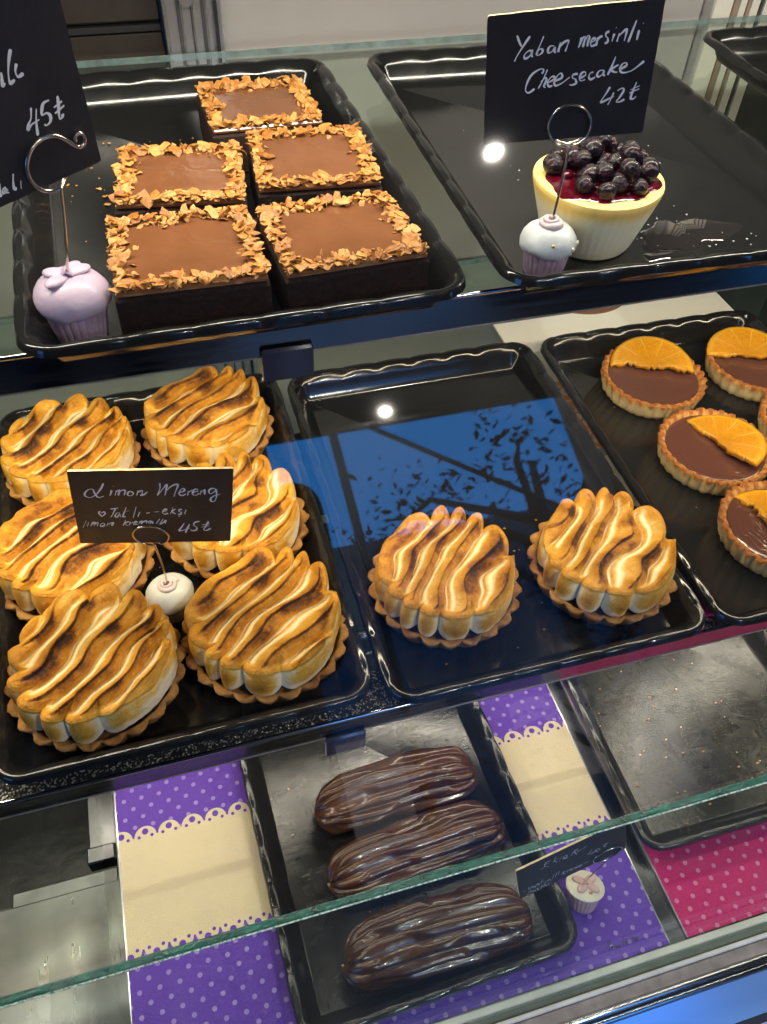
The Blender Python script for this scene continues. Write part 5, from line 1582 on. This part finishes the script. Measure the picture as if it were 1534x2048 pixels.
def strokes_mesh(name, strokes, width, lift, mat, seed=1):
    """pen strokes (card millimetres) as thin raised ribbons with a rounded end"""
    r = random.Random(seed)
    mb = MB()
    for si, st in enumerate(strokes):
        P = catmull([(x / 1000, y / 1000, 0) for x, y in st], 5)
        n = len(P)
        Lf, Rt = [], []
        for i, p in enumerate(P):
            t = P[min(i + 1, n - 1)] - P[max(i - 1, 0)]
            if t.length < 1e-9: t = Vector((1, 0, 0))
            t.normalize()
            nn = Vector((-t.y, t.x, 0))
            w = width * (0.85 + 0.35 * sin(i * 0.35 + si)) / 2
            if i == 0 or i == n - 1: w *= 0.55
            Lf.append(p + nn * w); Rt.append(p - nn * w)
        z0 = lift + 0.00002 * (si % 7)
        v = [(q.x, q.y, -z0) for q in Lf] + [(q.x, q.y, -z0) for q in Rt]
        f = [(i, i + 1, n + i + 1, n + i) for i in range(n - 1)]
        mb.add(v, f)
    return mb.data(name, mat)


def card_matrix(d):
    ex, ey = Vector(d['ex']), Vector(d['ey'])
    ez = ex.cross(ey)           # points away from the viewer
    m = Matrix((ex, ey, ez)).transposed().to_4x4()
    m.translation = Vector(d['O'])
    return m


def price_card(key, corners, label, width=0.00105, ink=INK):
    d = TXT[key]
    t = thing('price_card', label, 'price card')
    t.matrix_world = card_matrix(d)
    cs = [(x / 1000, y / 1000) for x, y in corners]
    # rounded corners and slightly rough cut edge
    pts = []
    n = len(cs)
    r = random.Random(len(label))
    for i in range(n):
        p0, p1, p2 = Vector(cs[i - 1]), Vector(cs[i]), Vector(cs[(i + 1) % n])
        a = (p0 - p1).normalized(); b_ = (p2 - p1).normalized()
        rr = 0.0012
        pts += [p1 + a * rr, p1 + (a + b_) * rr * 0.30, p1 + b_ * rr]
        L = (p2 - p1).length
        for k in range(1, 16):
            q = p1 + (p2 - p1) * (rr / L + (1 - 2 * rr / L) * k / 16)
            nn = Vector((-b_.y, b_.x))
            pts.append(q + nn * r.uniform(-0.00015, 0.00015))
    m = len(pts)
    th = 0.0016
    v = [(p.x, p.y, 0) for p in pts] + [(p.x, p.y, th) for p in pts]
    # v[:m] front (towards viewer), local z points away
    f = [tuple(range(m)), tuple(reversed(range(m, 2 * m)))]
    idx = [0, 0]
    for i in range(m):
        f.append((i, m + i, m + (i + 1) % m, (i + 1) % m)); idx.append(1)
    me = mesh_data('card_sheet', v, f, [CARD_BLACK, CARD_EDGE], False, idx)
    obj('card_sheet', me, t)
    obj('handwriting', strokes_mesh('handwriting', d['strokes'], width, 0.00018, ink, 3), t)
    return t


def wire(key, center, radius, start, parent_thing, curl=None, tilt=0.0, r=0.00075, squash=1.0, loops=2):
    """wire stem and ring; start: world point on the holder; ring drawn in card coordinates (mm)"""
    d = TXT[key]
    M = card_matrix(d)
    cx, cy = center
    pts = []
    st = Vector(start)
    ang0 = pi / 2      # ring bottom (card y points down)
    ring = []
    N = 44
    if curl is None:
        # two turns: one in front of the card, one behind it
        for i in range(N * loops + 1):
            q = i / N
            a = ang0 + 2 * pi * q
            z = -0.0013 + (0.0042 * min(1, max(0, (q - 0.92) / 0.12)) if loops > 1 else 0)
            ring.append(M @ Vector(((cx + radius * cos(a)) / 1000, (cy + radius * squash * sin(a)) / 1000, z)))
    else:
        # open ring ending in a small outward curl
        for i in range(N):
            q = i / (N - 1)
            a = radians(60) + radians(245) * q
            z = 0.0030 - 0.0045 * min(1, q / 0.12)
            ring.append(M @ Vector(((cx + radius * cos(a)) / 1000, (cy + radius * squash * sin(a)) / 1000, z)))
        for (x, y) in curl:
            ring.append(M @ Vector((x / 1000, y / 1000, -0.0016)))
    if curl is None:
        foot = ring[0]
    else:
        foot = M @ Vector((cx / 1000, (cy + radius * squash) / 1000, -0.0022))
    stem = [st + (foot - st) * (k / 10) + Vector((0.0006 * sin(pi * k / 10), 0, 0)) for k in range(11)]
    mb = MB()
    if curl is None:
        mb.tube(stem[:-1] + ring, r, 10)
    else:
        mb.tube(stem, r, 10)
        mb.tube([tuple(p) for p in catmull(ring, 3)], r * 1.15, 12)
    inv = parent_thing.matrix_world.inverted()
    o = part('wire_clip', mb, M_WIRE, parent_thing, True)
    o.matrix_parent_inverse = parent_matrix(parent_thing).inverted()
    return o


def parent_matrix(t):
    return Matrix.Translation(t.location) @ t.rotation_euler.to_matrix().to_4x4() @ Matrix.Diagonal((*t.scale, 1))


h1 = holder(-0.1500, 0.1610, RIM_UP - 0.0212, 0.0, C_LILACD, C_LILAC, 'bow', 'lilac cupcake holder with a bow, left of the chocolate cakes', s=1.06)
h2 = holder(0.1415, 0.1620, RIM_UP - 0.0212, 0.3, C_LILACD, C_WHITE, 'rosestone', 'pale blue cupcake holder with a rose and clay pebbles, in front of the cheesecake', s=0.92)
h3 = holder(-0.1375, 0.1365, RIM_MID - 0.0212, 0.2, C_WHITE, C_WHITE, 'rose', 'white cupcake holder with gold pearls between the meringue tarts', s=0.92)
h4 = holder(0.1735, -0.0875, Z_LOW + 0.0030, -0.2, C_PINK, C_CREAM, 'bowflat', 'cream cupcake holder with a pink bow on the purple dotted board', s=0.95)

price_card('chz', TXT['chz']['corners'], 'black card reading Yaban mersinli Cheesecake 42 lira above the blueberry cheesecake')
price_card('lim', TXT['lim']['corners'], 'black card reading Limon Mereng 45 lira among the meringue tarts')
price_card('ek', TXT['ek']['corners'], 'tilted black card reading Ekler 40 lira behind the front glass', 0.0007)
price_card('left', [(-22, -20), (100, -20), (100, 85), (-22, 85)], 'black card ending in 45 lira, cut off by the left edge above the chocolate cakes', 0.0014)

wire('chz', (45.0, 61.3), 12.0, (0.1415, 0.1620, RIM_UP - 0.0212 + 0.036), h2)
wire('lim', (37.8, 67.0), 12.3, (-0.1375, 0.1365, RIM_MID - 0.0212 + 0.036), h3, squash=0.88)
h4.rotation_euler = (-0.38, 0.05, -0.2)
wire('ek', (76.0, 44.2), 13.5, (0.1725, -0.0785, Z_LOW + 0.0030 + 0.0255), h4, squash=0.62, loops=1)
wire('left', (73.5, 75.0), 13.2, (-0.1500, 0.1610, RIM_UP - 0.0212 + 0.037), h1,
     curl=[(83.5, 66.5), (86.5, 70.0), (89.5, 72.6), (92.6, 71.6), (93.2, 68.3), (91.0, 66.2), (88.6, 67.4), (88.4, 69.4)], r=0.0009)

# stamped lettering on the purple board
o = obj('board_lettering', strokes_mesh('board_lettering', TXT['board']['strokes'], 0.0011, 0.0, INK_D, 2), pb, (0, 0, Z_LOW + 0.00305))

# ------------------------------------------------------------------ the street behind the viewer (seen only as reflections in the glass)
GROUND_Z = -1.06
gm = simple('dark_paving', (0.11, 0.105, 0.10), 0.6, vary=0.3, nscale=3)
o = obj('pavement', MB().box((-15, -16, GROUND_Z - 0.05), (15, 3, GROUND_Z)).data('pavement', gm)); tag(o, kind='structure')
# case base under the deck
part('base_cabinet', MB().box((XL, -0.135, GROUND_Z + 0.02), (XR, 0.66, -0.475)), M_BLACK, case)
part('base_front', MB().box((XL, -0.150, -0.474), (XR, -0.136, -0.3125)), M_BLACK, case)
aw = thing('awning', 'dark fabric shop awning over the pavement behind the viewer', 'awning')
M_AWN = simple('dark_awning_cloth', (0.050, 0.052, 0.060), 0.8)
part('awning_cloth', MB().box((-4, -2.03, 1.345), (4, 1.4, 1.375)), M_AWN, aw)
part('awning_valance', MB().box((-4, -2.055, 1.31), (4, -2.031, 1.375)), M_AWN, aw)
part('sky_blocker', MB().box((-1.90, -1.74, GROUND_Z), (0.085, -1.60, 1.344)), M_AWN, aw)  # unseen slab, added to keep mirrored sky off the left of the pane
part('sky_blocker', MB().box((0.95, -1.74, GROUND_Z), (1.9, -1.60, 1.344)), M_AWN, aw)  # unseen slab, added to cut off the mirrored sky on the right
sw = simple('dim_shop_wall', (0.10, 0.09, 0.085), 0.7)
w = thing('shop_wall', 'dim plastered shop wall behind and beside the display case', 'wall')
part('wall', MB().box((-4, 1.42, GROUND_Z), (4, 1.5, 2.4)), sw, w)
part('wall', MB().box((1.95, -1.2, GROUND_Z), (2.05, 1.41, 2.4)), sw, w)

# two downlights under the awning
m, nt, b = new_mat('downlight_lens')
setp(b, (1, 1, 1), 0.4)
b.inputs['Emission Color'].default_value = (1.0, 0.93, 0.90, 1)
b.inputs['Emission Strength'].default_value = 25
M_DL = m
for (x, y, lb) in DOWNLIGHTS:
    t = thing('downlight', lb, 'downlight', (x, y, 1.3440), 0, 'downlights under the awning')
    lo = area_light('downlight_lamp', (x, y, 1.325), (0.022, 0.022), 16.0, (1.0, 0.90, 0.80), (0, 0, -1))
    lo.data.shape = 'DISK'
    part('lens', MB().lathe([(0.001, -0.012), (0.0165, -0.012), (0.018, -0.008)], 24), M_DL, t, True)
    part('lamp_ring', MB().lathe([(0.0185, -0.014), (0.026, -0.014), (0.027, -0.006), (0.027, 0.0)], 24), M_ALU, t, True)

# tree, pole and far building across the street
def leafy(name, lb, x, y, h, seed):
    r = random.Random(seed)
    t = thing(name, lb, 'tree', (x, y, GROUND_Z))
    bark = simple('dark_bark', (0.02, 0.017, 0.014), 0.8)
    leaf = simple('dark_leaf', (0.012, 0.025, 0.012), 0.6)
    mb = MB()
    mb.tube([(0, 0, 0), (0.1, 0, h * 0.35), (0.05, 0.05, h * 0.6), (0.2, 0, h * 0.9)], [0.14, 0.11, 0.08, 0.03], 10)
    tips = []
    for i in range(16):
        z0 = h * r.uniform(0.30, 0.8)
        a = r.uniform(0, 2 * pi); L = r.uniform(0.8, 2.0)
        p1 = (L * 0.5 * cos(a), L * 0.5 * sin(a), z0 + L * 0.35)
        p2 = (L * cos(a), L * sin(a), z0 + L * r.uniform(0.2, 0.6))
        mb.tube([(0.08, 0, z0), p1, p2], [0.045, 0.03, 0.008], 7)
        tips += [p1, p2]
    part('trunk', mb, bark, t, True)
    lf = MB()
    for i in range(2600):
        c = r.choice(tips)
        px, py, pz = c[0] + r.gauss(0, 0.22), c[1] + r.gauss(0, 0.22), c[2] + r.gauss(0, 0.2)
        s = r.uniform(0.03, 0.06)
        a = r.uniform(0, 6.28); e = r.uniform(-1, 1)
        d = Vector((cos(a), sin(a), e)).normalized() * s
        w_ = d.cross(Vector((r.uniform(-1, 1), r.uniform(-1, 1), 1))).normalized() * s * 0.45
        p = Vector((px, py, pz))
        lf.add([tuple(p - d), tuple(p + w_), tuple(p + d), tuple(p - w_)], [(0, 1, 2, 3)])
    part('crown', lf, leaf, t)
    return t
leafy('street_tree', 'bare limbed leafy tree across the pavement, mirrored in the glass', 2.55, -6.0, 4.2, 5)
pole = obj('utility_pole', MB().tube([(0.95, -5.2, GROUND_Z), (0.95, -5.2, 4.5)], 0.035, 10).tube([(0.3, -5.2, 3.6), (3.5, -5.0, 1.1)], 0.02, 8).data('utility_pole', M_BLACK, True)); tag(pole, 'thin black utility pole with a slanting stay, mirrored in the glass', 'pole')
bl = thing('street_building', 'dark building across the street below the dusk sky', 'building')
M_BLD = simple('dusk_facade', (0.09, 0.09, 0.10), 0.8, vary=0.2, nscale=2)
part('facade', MB().box((-13, -14.2, GROUND_Z), (13, -13.0, 4.7)), M_BLD, bl)
m, nt, b = new_mat('lit_shop_window')
setp(b, (0.1, 0.1, 0.1), 0.3)
b.inputs['Emission Color'].default_value = (1.0, 0.8, 0.55, 1); b.inputs['Emission Strength'].default_value = 0.5
M_WIN = m
for i, x in enumerate((-9.5, -6.4, -2.6, 0.8, 4.1, 7.7)):
    part('window', MB().box((x, -12.99, 0.1), (x + 1.4, -12.96, 1.5)), M_WIN, bl)

# the photographer: dark clothes, leaning over the case
def person():
    t = thing('person', 'person in dark clothes leaning in to photograph the case', 'person', (0.13, 0, 0))
    verts = [(-0.40, -1.02, -0.12), (-0.39, -1.00, 0.10), (-0.37, -0.94, 0.38), (-0.36, -0.88, 0.52), (-0.35, -0.84, 0.63), (-0.34, -0.79, 0.72), (-0.34, -0.77, 0.80),
             (-0.21, -0.86, 0.53), (-0.13, -0.74, 0.34), (-0.14, -0.53, 0.42), (-0.145, -0.45, 0.45),
             (-0.51, -0.86, 0.53), (-0.57, -0.80, 0.28), (-0.53, -0.72, 0.05),
             (-0.31, -1.02, -0.16), (-0.30, -1.00, -0.56), (-0.30, -1.04, -0.98), (-0.30, -0.90, -1.02),
             (-0.49, -1.03, -0.16), (-0.50, -1.01, -0.56), (-0.50, -1.05, -0.98), (-0.50, -0.91, -1.02)]
    edges = [(0, 1), (1, 2), (2, 3), (3, 4), (4, 5), (5, 6), (3, 7), (7, 8), (8, 9), (9, 10), (3, 11), (11, 12), (12, 13),
             (0, 14), (14, 15), (15, 16), (16, 17), (0, 18), (18, 19), (19, 20), (20, 21)]
    rad = [0.15, 0.14, 0.16, 0.13, 0.055, 0.085, 0.075, 0.065, 0.05, 0.036, 0.026, 0.065, 0.05, 0.032, 0.09, 0.062, 0.045, 0.035, 0.09, 0.062, 0.045, 0.035]
    me = bpy.data.meshes.new('person_body')
    me.from_pydata(verts, edges, [])
    me.materials.append(simple('dark_clothing', (0.014, 0.014, 0.018), 0.8))
    o = obj('body', me, t)
    md = o.modifiers.new('skin', 'SKIN')
    for i, r in enumerate(rad):
        me.skin_vertices[0].data[i].radius = (r, r)
        me.skin_vertices[0].data[i].use_root = (i == 0)
    ss = o.modifiers.new('sub', 'SUBSURF'); ss.levels = 2; ss.render_levels = 2
    return t
person()
